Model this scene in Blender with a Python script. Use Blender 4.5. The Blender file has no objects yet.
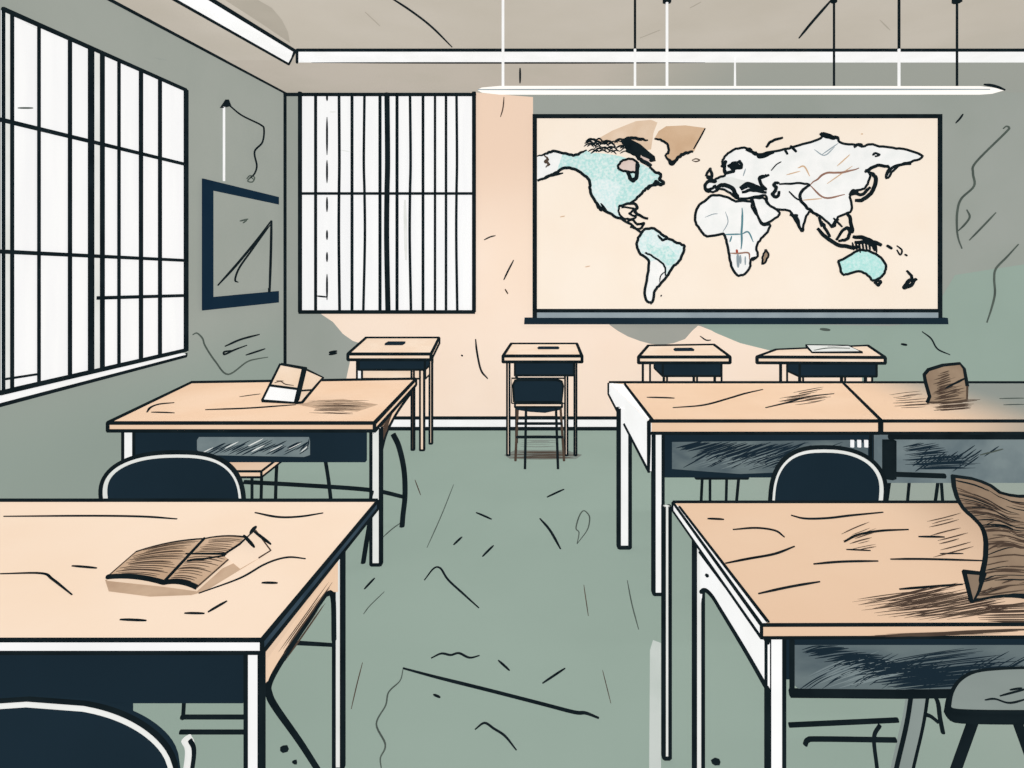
import bpy, math, random
from mathutils import Vector as V
random.seed(7)
sc = bpy.context.scene
COL = sc.collection
F, CX, CY, EYE, CEIL = 600.0, 540.0, 258.0, 1.54, 3.03
YB = 5.40                                    # back wall

# ---------------------------------------------------------------- rays from measured positions to real surfaces
def W(px, py, Y): return V(((px-CX)*Y/F, Y, EYE-(py-CY)*Y/F))
def G(px, py, z):                             # on a horizontal plane
    return W(px, py, (EYE-z)*F/(py-CY))
def GF(z): return lambda px, py: G(px, py, z)
def X(px, py, x): return W(px, py, F*x/(px-CX))   # on a plane of constant x
WS = .0925
XC = -2.304
def Lw(px, py, off=0.0):                      # on the left wall
    k = (px-CX)/F
    Y = (XC-WS*YB+off)/(k-WS)
    return W(px, py, Y)
def B(px, py, off=0.0): return W(px, py, YB-off)

# ---------------------------------------------------------------- materials
def lin(h):
    h = h.lstrip('#'); r = []
    for i in (0, 2, 4):
        c = int(h[i:i+2], 16)/255
        r.append(c/12.92 if c <= .04045 else ((c+.055)/1.055)**2.4)
    return (*r, 1)
MATS = {}
FLAT = .80  # share of every surface colour given off as glow, flattening the shading
GAIN = 1.06
def mat(name, c1, c2=None, noise=.04, scale=3.0, grad=None, stretch=(1, 1, 1), c3=None):
    """mostly self-lit flat ink-and-wash paint: a little pigment noise between c1 and c2; grad=((axis,lo,hi), colour) blends along a world axis"""
    m = bpy.data.materials.new(name); m.use_nodes = True
    nt = m.node_tree; N = nt.nodes; L = nt.links; N.clear()
    out = N.new('ShaderNodeOutputMaterial')
    geo = N.new('ShaderNodeNewGeometry')
    mp = N.new('ShaderNodeVectorMath'); mp.operation = 'MULTIPLY'; mp.inputs[1].default_value = stretch
    L.new(geo.outputs['Position'], mp.inputs[0])
    nz = N.new('ShaderNodeTexNoise'); nz.inputs['Scale'].default_value = scale; nz.inputs['Detail'].default_value = 4
    L.new(mp.outputs[0], nz.inputs['Vector'])
    mx = N.new('ShaderNodeMix'); mx.data_type = 'RGBA'
    a = lin(c1)
    b = lin(c2) if c2 else tuple([v*(1-noise*2) for v in a[:3]]+[1])
    rmp = N.new('ShaderNodeMapRange'); rmp.inputs['From Min'].default_value = .38; rmp.inputs['From Max'].default_value = .66
    L.new(nz.outputs['Fac'], rmp.inputs['Value'])
    L.new(rmp.outputs[0], mx.inputs['Factor'])
    mx.inputs['A'].default_value = a; mx.inputs['B'].default_value = b
    col = mx.outputs['Result']
    for (axis, lo, hi), gc in (grad or []):
        sp = N.new('ShaderNodeSeparateXYZ'); L.new(geo.outputs['Position'], sp.inputs[0])
        r = N.new('ShaderNodeMapRange'); r.interpolation_type = 'SMOOTHSTEP'
        r.inputs['From Min'].default_value = lo; r.inputs['From Max'].default_value = hi
        L.new(sp.outputs['XYZ'.index(axis)], r.inputs['Value'])
        m2 = N.new('ShaderNodeMix'); m2.data_type = 'RGBA'
        L.new(r.outputs[0], m2.inputs['Factor']); L.new(col, m2.inputs['A']); m2.inputs['B'].default_value = lin(gc)
        col = m2.outputs['Result']
    em = N.new('ShaderNodeEmission'); L.new(col, em.inputs['Color']); em.inputs['Strength'].default_value = GAIN
    df = N.new('ShaderNodeBsdfDiffuse'); L.new(col, df.inputs['Color'])
    ms = N.new('ShaderNodeMixShader'); ms.inputs[0].default_value = 1-FLAT
    L.new(em.outputs[0], ms.inputs[1]); L.new(df.outputs[0], ms.inputs[2]); L.new(ms.outputs[0], out.inputs['Surface'])
    MATS[name] = m
    return name
INK = mat('ink', '#192327', '#121b1f', scale=9)
GINK = mat('grey_ink', '#566059', '#4a534e', scale=9)
BINK = mat('brown_ink', '#57493e', '#4a3c34', scale=9)
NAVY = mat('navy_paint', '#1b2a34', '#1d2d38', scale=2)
BLUE = mat('deep_blue_frame', '#15293a', '#182c3c', scale=4)
STEEL = mat('blue_grey_edge', '#2c3c48', '#3a4b57', scale=12)
WHITE = mat('white_enamel', '#ffffff', '#f9f9f8', scale=5)
OFFW = mat('off_white', '#eeefec', '#e4e6e1', scale=5)
PANE = mat('bright_frosted_glass', '#ffffff', '#fafafb', scale=3, stretch=(4, 4, .4))
GREYTUBE = mat('grey_tube', '#8f9a96', '#87928e', scale=4)
PEACH1 = mat('pale_peach_wood', '#fbe3cc', '#f9dfc6', scale=2.5)
PEACH2 = mat('peach_wood', '#f3d3b6', '#f0ccac', scale=2.5)
PEACH3 = mat('tan_wood', '#ebcbae', '#e8c6a8', scale=2.5, grad=[(('X', .95, 1.5), '#b79c84')])  # drawn shading towards the right is painted into the colour
PEACH4 = mat('grey_shaded_wood', '#edcdb0', '#e9c7a8', scale=2.5, grad=[(('X', 1.75, 2.5), '#8d938d')])  # peach-to-grey shading wash painted into the wood colour along X
PEACH5 = mat('back_desk_wood', '#f9e2cb', '#f4d8be', scale=4)
BROWN = mat('brown_paper', '#a08a74', '#8b7663', scale=7)
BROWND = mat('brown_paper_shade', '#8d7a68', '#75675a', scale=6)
TANP = mat('tan_page', '#d3b498', '#c2a386', scale=8)
PAGE = mat('cream_page', '#f3dcc5', '#eed3b8', scale=6)
TANPATCH = mat('tan_patch', '#cdb095', '#bea086', scale=14)  # darker tan patches on the desk tops beside the two books
PANELG = mat('grey_blue_panel', '#7d8a8c', '#67757a', scale=6)
PANELD = mat('dark_slate_panel', '#6b787a', '#4f5d64', scale=5, stretch=(1, 1, 3))
FLOORM = mat('green_floor', '#98aa9f', '#95a79c', scale=1.2, grad=[(('X', .9, 2.2), '#9aa59c')])  # faint floor shading put into the colour as a gradient
FLOORP = mat('pale_floor_patch', '#c9d0cb', '#bfc8c2', scale=4)  # pale upright patch on the floor
FLOORS = mat('floor_shadow', '#838b84', '#7b837c', scale=10)  # painted shadow tone for the floor below the middle small desk
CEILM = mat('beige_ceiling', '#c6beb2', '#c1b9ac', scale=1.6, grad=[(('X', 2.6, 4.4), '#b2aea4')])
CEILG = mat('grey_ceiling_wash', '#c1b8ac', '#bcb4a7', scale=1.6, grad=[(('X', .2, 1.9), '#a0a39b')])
CEILS = mat('ceiling_wash', '#b3ab9e', '#aba497', scale=2)
WALLG = mat('grey_green_wall', '#9fa49d', '#9aa098', scale=1.4)
WALLL = mat('left_wall_wash', '#a1a69e', '#9ba199', scale=1.3, grad=[(('Z', 1.2, .5), '#95a198')])
WALLP = mat('peach_wall_wash', '#fde7d4', '#fbe3ce', scale=1.4, grad=[(('Z', 1.5, 2.5), '#f2d5be')])
WALLT = mat('green_wall_wash', '#97a99e', '#94a69b', scale=1.5)
WALLD = mat('grey_wall_wash', '#a8a79e', '#a1a29a', scale=1.5)
MAPC = mat('cream_map_paper', '#fdefdf', '#fbebd9', scale=1.5)
LANDW = mat('map_white_land', '#fbfaf8', '#f2f3f1', scale=8)
LANDT = mat('map_teal_land', '#b6e3df', '#e3f2ef', scale=48)
LANDU = mat('map_aqua_land', '#b2e6e0', '#d2f0ec', scale=48)
LANDP = mat('map_pale_aqua', '#eaf4f3', '#cfeceb', scale=44)
LANDB = mat('map_tan_land', '#d9b999', '#d0ae8d', scale=6)
LANDBW = mat('map_tan_wash', '#e0c4a8', '#ead2ba', scale=5)
PINK = mat('map_pink', '#e3cfc6', '#dcc5bb', scale=8)
SLATE = mat('grey_bar', '#9aa7ad', '#8e9ba2', scale=3)
MBROWN = mat('map_brown_line', '#a5806f', '#8f6a5c', scale=9)
MTEAL = mat('map_teal_line', '#5e8a93', '#56808a', scale=9)
RED = mat('map_red_line', '#b0523c', '#a04a38', scale=9)
def lampmat():
    m = bpy.data.materials.new('lit_tube'); m.use_nodes = True
    n = m.node_tree.nodes; n.clear()
    o = n.new('ShaderNodeOutputMaterial'); e = n.new('ShaderNodeEmission')
    e.inputs['Color'].default_value = lin('#fffaf2'); e.inputs['Strength'].default_value = 1.1
    m.node_tree.links.new(e.outputs[0], o.inputs[0]); MATS['lit_tube'] = m
lampmat(); LAMP = 'lit_tube'

# ---------------------------------------------------------------- mesh building
def catmull(pts, n=6):
    if len(pts) < 3: return [V(p) for p in pts]
    P = [2*pts[0]-pts[1]]+list(pts)+[2*pts[-1]-pts[-2]]; out = []
    for i in range(1, len(P)-2):
        a, b, c, d = P[i-1:i+3]
        for k in range(n):
            t = k/n
            out.append(.5*((2*b)+(c-a)*t+(2*a-5*b+4*c-d)*t*t+(3*b-a-3*c+d)*t**3))
    out.append(V(P[-2])); return out
class MB:
    def __init__(s): s.v = []; s.f = []; s.m = []; s.sm = []; s.mats = []
    def mi(s, m):
        if m not in s.mats: s.mats.append(m)
        return s.mats.index(m)
    def face(s, pts, m, smooth=False):
        i = len(s.v); s.v += [V(p) for p in pts]; s.f.append(list(range(i, i+len(pts)))); s.m.append(s.mi(m)); s.sm.append(smooth)
    def hexa(s, b, t, m, ms=None):
        """b, t: four bottom and four top points; ms: materials for (bottom, top, side0..3)"""
        ms = ms or [m]*6
        s.face(b[::-1], ms[0]); s.face(t, ms[1])
        for i in range(4):
            j = (i+1) % 4; s.face([b[i], b[j], t[j], t[i]], ms[2+i])
    def box(s, x0, x1, y0, y1, z0, z1, m, ink=0):
        b = [V((x0, y0, z0)), V((x1, y0, z0)), V((x1, y1, z0)), V((x0, y1, z0))]
        t = [p+V((0, 0, z1-z0)) for p in b]
        s.hexa(b, t, m)
        if ink: s.inkhex(b, t, ink)
        return s
    def inkhex(s, b, t, r):
        for i in range(4):
            j = (i+1) % 4
            s.tube([b[i], b[j]], r); s.tube([t[i], t[j]], r); s.tube([b[i], t[i]], r)
    def prism(s, poly, d, m, ms=None, ink=0):
        """polygon (3-D) swept by the vector d"""
        q = [p+d for p in poly]; n = len(poly)
        s.face(poly, m); s.face(q[::-1], m)
        for i in range(n):
            j = (i+1) % n; s.face([poly[j], poly[i], q[i], q[j]], ms or m)
        if ink:
            s.tube(poly+[poly[0]], ink); s.tube(q+[q[0]], ink)
    def tube(s, pts, r, m=None, n=6, taper=0.0, flat=None):
        m = m or INK
        pts = [V(p) for p in pts]
        q = [pts[0]]
        for p in pts[1:]:
            if (p-q[-1]).length > 1e-5: q.append(p)
        pts = q
        if len(pts) < 2: return
        if taper and len(pts) == 2: pts = [pts[0].lerp(pts[1], i/6) for i in range(7)]
        tang = []
        for i in range(len(pts)):
            a = pts[max(0, i-1)]; b = pts[min(len(pts)-1, i+1)]
            tang.append((b-a).normalized() if (b-a).length > 1e-9 else V((0, 0, 1)))
        up = V((0, 0, 1)) if abs(tang[0].z) < .9 else V((1, 0, 0))
        u = tang[0].cross(up).normalized(); base = len(s.v); k = len(pts); mi = s.mi(m)
        for i, p in enumerate(pts):
            t = tang[i]; u = (u-t*u.dot(t))
            u = u.normalized() if u.length > 1e-6 else t.orthogonal().normalized()
            w = t.cross(u)
            f = i/(k-1); rr = r if not taper else r*(1-taper+taper*min(1, 4*min(f, 1-f)+.05))
            for j in range(n):
                a = 2*math.pi*j/n
                s.v.append(p+u*(math.cos(a)*rr)+w*(math.sin(a)*rr))
        for i in range(k-1):
            for j in range(n):
                j2 = (j+1) % n
                s.f.append([base+i*n+j, base+i*n+j2, base+(i+1)*n+j2, base+(i+1)*n+j]); s.m.append(mi); s.sm.append(True)
        s.f.append([base+j for j in range(n)][::-1]); s.m.append(mi); s.sm.append(False)
        s.f.append([base+(k-1)*n+j for j in range(n)]); s.m.append(mi); s.sm.append(False)
    def stroke(s, fn, px, w=2.2, m=None, smooth=True, taper=.45):
        """a drawn line: list of measured positions, fn puts them on the surface, w = width at that distance"""
        pts = [fn(*p) for p in px]
        Y = sum(p.y for p in pts)/len(pts)
        if len(pts) == 2:
            a, b = pts; pts = [a.lerp(b, i/6) for i in range(7)]
        elif smooth: pts = catmull(pts)
        s.tube(pts, 1.12*w*Y/F/2, m, 5, taper)
    def hatch(s, fn, a0, a1, b0, b1, n, w=1.1, m=None, jit=.25, curve=0):
        a0, a1, b0, b1 = [V((*p, 0)) for p in (a0, a1, b0, b1)]
        for i in range(n):
            t = min(1, max(0, (i+.5+random.uniform(-.6, .6))/n))
            p = a0.lerp(a1, t); q = b0.lerp(b1, t)
            f0 = random.uniform(0, jit); f1 = 1-random.uniform(0, jit)
            p, q = p.lerp(q, f0), p.lerp(q, f1)
            mid = (p+q)/2+V((0, curve+random.uniform(-1, 1)*.6, 0))
            s.stroke(fn, [p[:2], mid[:2], q[:2]], w*random.uniform(.6, 1.3), m, taper=.8)
    def build(s, name, parent=None, kind=None):
        org = V(parent['org']) if parent is not None else V((0, 0, 0))
        me = bpy.data.meshes.new(name)
        me.from_pydata([tuple(p-org) for p in s.v], [], s.f)
        for m in s.mats: me.materials.append(MATS[m])
        me.polygons.foreach_set('material_index', s.m); me.polygons.foreach_set('use_smooth', s.sm)
        me.update()
        o = bpy.data.objects.new(name, me); COL.objects.link(o)
        if parent is not None:
            o.parent = parent; o['org'] = parent['org']
        else: o['org'] = (0., 0., 0.)
        if kind: o['kind'] = kind
        return o
def sub(parent): return parent
def thing(name, label, cat, loc, group=None):
    o = bpy.data.objects.new(name, None); COL.objects.link(o); o.location = loc; o.empty_display_size = .1
    o['org'] = tuple(loc); o['label'] = label; o['category'] = cat
    if group: o['group'] = group
    return o
def ir(Y, px=3.6): return px*Y/F/2

# ================================================================ SETTING
# ---- floor
m = MB()
m.face([V((-3.0, .3, 0)), V((5.2, .3, 0)), V((5.2, YB+.1, 0)), V((-3.0, YB+.1, 0))], FLOORM)
gf = GF(0.001)
def cf(pts, ox, oy, s): return [(ox+x/s, oy+y/s) for x, y in pts]
S = 2.6656
for pts, w, mm in [
    ([(363, 87), (404, 105)], 2.2, INK), ([(303, 173), (325, 152)], 2.2, INK), ([(380, 204), (409, 175)], 2.2, INK),
    ([(552, 46), (597, 25)], 2.2, INK), ([(533, 103), (560, 135), (588, 184)], 2.4, INK),
    ([(632, 170), (637, 140), (629, 128), (638, 96), (650, 82), (664, 95), (665, 112), (658, 135), (632, 170)], 1.3, GINK),
    ([(232, 180), (270, 95), (303, 12)], .9, GINK),
    ([(225, 267), (250, 236), (268, 236), (288, 266), (330, 305), (370, 341)], 2.0, INK),
    ([(65, 291), (92, 262)], 2.2, INK), ([(63, 357), (80, 335), (118, 298)], 1.0, GINK),
    ([(243, 475), (270, 463), (295, 467), (317, 462), (345, 474), (372, 468)], 2.2, INK),
    ([(422, 481), (452, 508)], 2.2, INK), ([(540, 542), (600, 502)], 2.2, INK), ([(249, 572), (267, 580)], 2.4, INK),
    ([(168, 502), (260, 527), (400, 562), (540, 598), (625, 620), (655, 622), (690, 635)], 3.4, INK),
    ([(168, 505), (160, 535), (130, 565), (122, 600), (97, 650), (121, 705), (108, 740), (110, 768)], 1.6, GINK),
    ([(360, 665), (385, 648), (410, 663), (440, 683), (470, 720)], 2.2, INK),
    ([(766, 268), (778, 330), (796, 398)], 1.2, GINK), ([(700, 507), (722, 595)], .8, BINK),
    ([(115, 152), (140, 130), (165, 112)], 1.2, GINK), ([(650, 280), (662, 362)], .9, BINK),
    ([(30, 610), (45, 545), (60, 487)], 1.0, BINK), ([(200, 0), (215, 40)], .9, BINK)]:
    m.stroke(gf, cf(pts, 340, 480, S), w, mm)
m.face([gf(653, 640), gf(661, 643), gf(661, 790), gf(649, 790), gf(650, 650)], FLOORP)
for cx, cy, rx, ry in [(284, 749, 6, 5), (295, 762, 3, 3), (716, 762, 6, 5), (700, 756, 2, 2)]:
    m.face([gf(cx+rx*math.cos(a/7*6.283)*random.uniform(.7, 1.1), cy+ry*math.sin(a/7*6.283)*random.uniform(.7, 1.1)) for a in range(7)][::-1], INK)
# painted shadow and shadow hatching under the small desk in the middle
m.face([gf(*p) for p in [(504, 455), (510, 459), (576, 459), (582, 455), (566, 450), (515, 450)]], FLOORS)
m.hatch(gf, (503, 452), (503, 459), (582, 452), (582, 459), 12, 1.2, BINK, .3)
m.hatch(gf, (520, 434), (520, 447), (562, 434), (562, 447), 9, 1.0, FLOORS, .3)
m.build('floor', kind='structure')

# ---- ceiling
m = MB()
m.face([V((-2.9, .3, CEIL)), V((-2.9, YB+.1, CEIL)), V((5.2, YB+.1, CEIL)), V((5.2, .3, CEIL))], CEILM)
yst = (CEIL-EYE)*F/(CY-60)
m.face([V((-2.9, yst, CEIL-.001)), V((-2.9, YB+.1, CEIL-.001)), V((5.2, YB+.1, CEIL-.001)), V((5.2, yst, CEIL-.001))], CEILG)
gc = GF(CEIL-.002)
m.stroke(gc, [(385, -6), (410, 10), (432, 27), (452, 47)], 2.2)
m.stroke(gc, [(799, 38), (812, 22), (833, -2)], 2.6)
m.stroke(gc, [(520, 68), (520, 83)], 2)
m.stroke(gc, [(137, 15), (146, 18), (155, 23)], 2.6)
m.stroke(gc, [(136, 15.5), (146, 21), (155, 23.5)], 2.0)
for p in [((640, 38), (660, 30)), ((365, 12), (380, 26)), ((690, 8), (701, 2)), ((880, 20), (890, 30))]: m.stroke(gc, p, 1, CEILS)
m.face([gc(*p) for p in [(258, 0), (272, 8), (282, 20), (288, 32), (290, 43), (262, 24), (225, 0)]][::-1], CEILS)
m.build('ceiling', kind='structure')

# ---- left wall
def lp(Y, z, off=0.0): return V((XC-WS*(YB-Y)+off, Y, z))
m = MB()
m.prism([lp(.3, 0), lp(YB, 0), lp(YB, CEIL), lp(.3, CEIL)], V((-.12, 0, 0)), WALLL)
m.tube([lp(.3, CEIL, .01), lp(YB, CEIL, .01)], ir(4, 4))
m.tube([lp(YB, 0, .01), lp(YB, CEIL, .01)], ir(5.3, 3.6))
lw = lambda a, b: Lw(a, b, .003)
c = lambda p: cf(p, 0, 190, 3.2)
m.stroke(lw, c([(617, 463), (630, 458), (648, 475), (657, 500), (690, 550), (730, 590), (790, 550), (825, 540), (857, 535)]), 1.6, GINK)
m.stroke(lw, c([(720, 500), (770, 478), (830, 462)]), 2.0)
m.stroke(lw, c([(790, 497), (750, 512), (720, 526), (718, 518), (750, 513)]), 1.8)
m.stroke(lw, c([(787, 528), (848, 508)]), 1.8)
m.stroke(lw, [(155, 58), (166, 60)], 1, WALLG)
m.build('wall_left', kind='structure')

# ---- back wall: colour washes painted on it
m = MB()
m.box(XC, 5.2, YB, YB+.12, 0, CEIL, WALLG)
b1 = lambda a, b: B(a, b, .002)
b2 = lambda a, b: B(a, b, .004)
m.face([b1(*p) for p in [(318, 312), (333, 322), (343, 334), (353, 341), (366, 345), (352, 352), (346, 380), (345, 431), (862, 431), (862, 366), (830, 362), (800, 357), (768, 350), (740, 343), (718, 333), (700, 326), (660, 320), (600, 320), (533, 320), (533, 97), (470, 92), (470, 312)]], WALLP)
m.face([b2(*p) for p in [(604, 320), (611, 326), (618, 331), (628, 336.5), (640, 341), (651, 344), (662, 345), (674, 343), (685, 339), (692, 331), (702, 322)]], WALLD)
m.face([b2(*p) for p in [(700, 324), (716, 333), (740, 343), (768, 350), (800, 357), (830, 362), (862, 366), (862, 431), (1040, 431), (1040, 262), (1000, 268), (955, 275), (940, 300), (940, 320), (890, 326), (780, 324)]], WALLT)
b3 = lambda a, b: B(a, b, .006)
c = lambda p: cf(p, 850, 60, 2.741)
for pts, w, mm in [
    (c([(310, 148), (302, 160), (290, 173)]), 1.8, INK),
    (c([(420, 188), (428, 182), (436, 186), (425, 200), (345, 280), (337, 310), (340, 345), (305, 380), (294, 415), (293, 460), (297, 490), (307, 517)]), 2.0, GINK),
    (c([(320, 410), (328, 430), (315, 450), (297, 468)]), 1.8, GINK),
    (c([(327, 494), (365, 455), (400, 418)]), 1.7, GINK),
    (c([(462, 505), (430, 540), (400, 572), (395, 600), (397, 640), (388, 680), (375, 720)]), 1.9, GINK),
    ([(513.7, 260), (508, 271), (503.7, 280)], 1.6, INK), ([(484, 240), (490, 237), (495.6, 235.6)], 1.3, INK),
    ([(504, 97), (503, 108), (500.5, 117)], 1.2, BINK), ([(505, 289), (508, 294)], 1.4, BINK),
    ([(475.6, 339), (477, 352), (481, 370), (487.8, 378.7)], 1.9, INK), ([(461, 355), (463, 356)], 1.6, INK),
    ([(922, 331.6), (931, 338.6), (937.5, 349), (950, 354.8)], 1.5, INK), ([(901, 344), (907, 345)], 2.2, INK),
    ([(700, 336), (706, 340), (711, 340)], 1.3, INK), ([(820, 329), (830, 330)], 2.6, GINK)]:
    m.stroke(b3, pts, w, mm)
for yy in (352.5, 354.5): m.stroke(b3, [(329, yy), (337, yy-1.5)], 2.2)
m.build('wall_back', kind='structure')

# ---- baseboard
m = MB()
z1 = EYE-(417-CY)*YB/F; z0 = 0.0
m.box(-2.29, 5.2, YB-.03, YB, z0, z1, WHITE)
m.tube([V((-2.28, YB-.032, z1)), V((5.2, YB-.032, z1))], ir(YB, 3.4))
m.tube([V((-2.28, YB-.032, z0+.012)), V((5.2, YB-.032, z0+.012))], ir(YB, 4.4))
m.build('baseboard_back', kind='structure')

# ---- ceiling strips
m = MB(); g = GF(CEIL-.008)
A = [g(176, 0), g(212, 0), g(295, 51), g(289, 64)]
d0 = (A[0]-A[3])*1.5; d1 = (A[1]-A[2])*1.5
A = [A[3]+d0, A[2]+d1, A[2], A[3]]
m.prism(A, V((0, 0, .006)), WHITE, ink=ir(4, 3.6))
m.build('trim_1', kind='structure')
m = MB()
ZT = CEIL-.008
y0, y1 = (ZT-EYE)*F/(CY-50), (ZT-EYE)*F/(CY-62.5)
xl = (297-CX)*y0/F
m.prism([V((xl, y0, ZT)), V((5.1, y0, ZT)), V((5.1, y1, ZT)), V(((297-CX)*y1/F, y1, ZT))], V((0, 0, .006)), WHITE)
m.tube([V((xl, y0, ZT)), V((5.1, y0, ZT))], ir(y0, 3.4))
m.tube([V((xl, y1, ZT)), V((1.25, y1, ZT))], ir(y1, 2.4), taper=.8)
m.tube([V((xl, y0, ZT)), V(((297-CX)*y1/F, y1, ZT))], ir(y1, 2.6))
m.build('trim_2', kind='structure')

# ---- window on the left wall
m = MB(); o1 = lambda a, b: Lw(a, b, .012)
q = [(3, 9), (186, 90), (186, 351), (3, 391)]
m.prism([o1(*p) for p in q], V((-.010, 0, 0)), PANE)
m.stroke(lambda a, b: Lw(a, b, .014), [(18, 108), (33, 108)], 1.6, GINK)
m.stroke(lambda a, b: Lw(a, b, .014), [(25, 23), (40, 30)], 1.0, OFFW)
win = m.build('window_1', kind='structure')
fr = MB(); o2 = lambda a, b: Lw(a, b, .022)
for a, b, w in [((3, 9), (186, 90), 4.2), ((186, 90), (186, 351), 4.6), ((186, 350), (0, 393), 4.6), ((3.5, 9), (3.5, 392), 3.0),
             ((12, 14), (12, 388), 3.6), ((0, 119.5), (186, 164.5), 4.0), ((0, 251.5), (186, 260.5), 4.0), ((97, 298), (186, 295.5), 3.8), ((6, 379), (39, 374), 2.6)]:
    pa, pb = o2(*a), o2(*b); fr.tube([pa, pb], ir((pa.y+pb.y)/2, w))
def top(x): return 9+(x-3)*81/183
def bot(x): return 391-(x-3)*40/183
for x, w in [(39, 3.0), (70, 3.6), (91, 5.6), (102, 4.8), (119, 3.0), (141, 3.8), (160, 3.6)]:
    fr.tube([o2(x, top(x)), o2(x, bot(x))], ir(o2(x, 200).y, w))
fr.build('window_frame', win)
st = MB()
st.prism([Lw(93.5, top(93.5), .016), Lw(100, top(100), .016), Lw(100, bot(100), .016), Lw(93.5, bot(93.5), .016)], V((.003, 0, 0)), OFFW)
st.prism([Lw(5, top(5), .016), Lw(10.5, top(10.5), .016), Lw(10.5, bot(10.5), .016), Lw(5, bot(5), .016)], V((.003, 0, 0)), OFFW)
st.build('mullion', win)
sl = MB()
a0, a1, b0, b1_ = Lw(-30, 404, .03), Lw(186, 353.2, .03), Lw(-30, 413, .03), Lw(186, 356, .03)
sl.prism([b0, b1_, a1, a0], V((-.028, 0, 0)), WHITE)
sl.tube([b0, b1_, a1], ir(3.3, 3.8)); 
sl.build('window_sill', win)

# ---- window on the back wall
m = MB(); o1 = lambda a, b: B(a, b, .012)
m.prism([o1(*p) for p in [(300, 93), (474, 93), (474, 312), (300, 312)]], V((0, .010, 0)), PANE)
for p, w, mm in [([(317, 296), (327, 297)], 1.6, INK), ([(330, 112), (336, 112)], 1.0, OFFW), ([(341, 150), (350, 152)], 1, OFFW), ([(405, 200), (406, 260)], 3, OFFW)]:
    m.stroke(lambda a, b: B(a, b, .014), p, w, mm)
win2 = m.build('window_2', kind='structure')
fr = MB(); o2 = lambda a, b: B(a, b, .022)
for a, b, w in [((284, 94.5), (476, 94.5), 3.6), ((300, 92), (300, 312), 4.0), ((474, 92), (474, 312), 4.4), ((299, 312), (475, 312), 4.2), ((302, 193.5), (472, 193.5), 3.0)]:
    fr.tube([o2(*a), o2(*b)], ir(YB, w))
for x, w, dx in [(315.6, 3, 0), (339, 2.8, .6), (352, 3, 0), (364.5, 2.6, -1.2), (380, 3.2, 0), (387, 5.4, 1), (397, 3.2, 0), (410, 2.8, 1), (423, 3, 0), (435, 2.6, 0), (446, 2.8, 0), (456.5, 2.8, .8)]:
    fr.tube(catmull([o2(x, 93), o2(x+dx*.6, 160), o2(x, 193), o2(x-dx*.3, 240), o2(x+dx, 312)]), ir(YB, w))
for y0_, y1_ in [(94, 101), (117, 155), (160, 183), (197, 212), (230, 240), (252, 262), (274, 300)]:
    fr.tube([o2(327, y0_), o2(327, y1_)], ir(YB, 2.0), taper=.7)
fr.build('window_frame', win2)

# ================================================================ WALL THINGS
# ---- world map screen
t = thing('wall_map', 'large cream pull-down world map with black border on the back wall', 'map', B(737, 321, .05))
mo = lambda a, b: B(a, b, .030)
m = MB()
m.prism([mo(*p) for p in [(535, 117), (939, 117), (939, 312), (535, 312)]], V((0, .02, 0)), MAPC)
z_ = [0.0305]
def land(px, mm, w=0, closed=True, im=None):
    z_[0] += .00025; off = z_[0]
    fn = lambda a, b: B(a, b, off)
    pts = [fn(*p) for p in px]
    if mm: m.face(pts, mm)
    if w:
        P = [p+V((random.uniform(-1, 1), 0, random.uniform(-1, 1)))*.0045 for p in catmull(pts+([pts[0]] if closed else []), 4)]; P[-1] = P[0] if closed else P[-1]
        m.tube(P, w*1.2*YB/F/2, im or INK, 5)
def line(px, w, mm=None, smooth=True, taper=.6):
    if len(px) > 2 and w > 1.5:
        q = catmull([V((*p, 0)) for p in px], 4); px = [(p.x+random.uniform(-.5, .5), p.y+random.uniform(-.5, .5)) for p in q]
    m.stroke(lambda a, b: B(a, b, .036), px, w*1.22, mm, smooth, taper)
c1 = lambda p: cf(p, 520, 100, 4.6545)
c2 = lambda p: cf(p, 700, 100, 3.938)
c3 = lambda p: cf(p, 520, 220, 4.6545)
# tan washes and the northern island
land(c1([(345, 190), (430, 142), (540, 98), (610, 92), (640, 105), (622, 150), (610, 230), (560, 240), (480, 215)]), LANDBW)
land(c1([(625, 180), (645, 145), (680, 122), (770, 118), (862, 130), (810, 240), (770, 245), (735, 270), (710, 300), (690, 285), (675, 260), (692, 225), (675, 200), (650, 185)]), LANDB)
line(c1([(625, 182), (660, 188), (688, 212), (690, 240), (676, 262)]), 2.0, None, True, .3)
line(c1([(676, 260), (705, 296), (735, 268), (770, 248), (808, 240)]), 2.6, None, True, .4)
line(c1([(690, 278), (706, 298), (722, 282)]), 3.4, None, True, .3)
line(c1([(808, 228), (836, 180), (862, 132)]), 1.3, None, True, .3)
line(c1([(800, 280), (818, 274), (836, 280), (818, 287), (800, 281)]), 1.0, BINK)
# north america
NA = [(80, 262), (120, 250), (150, 240), (200, 247), (250, 258), (285, 245), (310, 235), (330, 245), (400, 250), (470, 262), (550, 290), (600, 315), (640, 340), (655, 365), (668, 388), (640, 395), (600, 402), (575, 425), (550, 450), (515, 485), (470, 490), (460, 520), (470, 552), (440, 540), (400, 520), (360, 490), (332, 440), (320, 375), (290, 345), (250, 322), (205, 318), (160, 345), (120, 365), (80, 380)]
land(c1(NA), LANDT)
land(c1([(80, 262), (120, 250), (150, 240), (200, 248), (185, 290), (170, 335), (120, 365), (80, 380)]), LANDW)
land(c1([(322, 380), (400, 365), (470, 395), (440, 470), (470, 552), (400, 520), (360, 490), (332, 440)]), LANDP)
land(c1([(455, 322), (460, 300), (480, 280), (515, 275), (545, 290), (550, 318), (535, 335), (490, 332)]), PINK, 2.4)
line(c1([(80, 262), (120, 252), (150, 240), (200, 247), (250, 258), (285, 245), (312, 232)]), 2.2)
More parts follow.
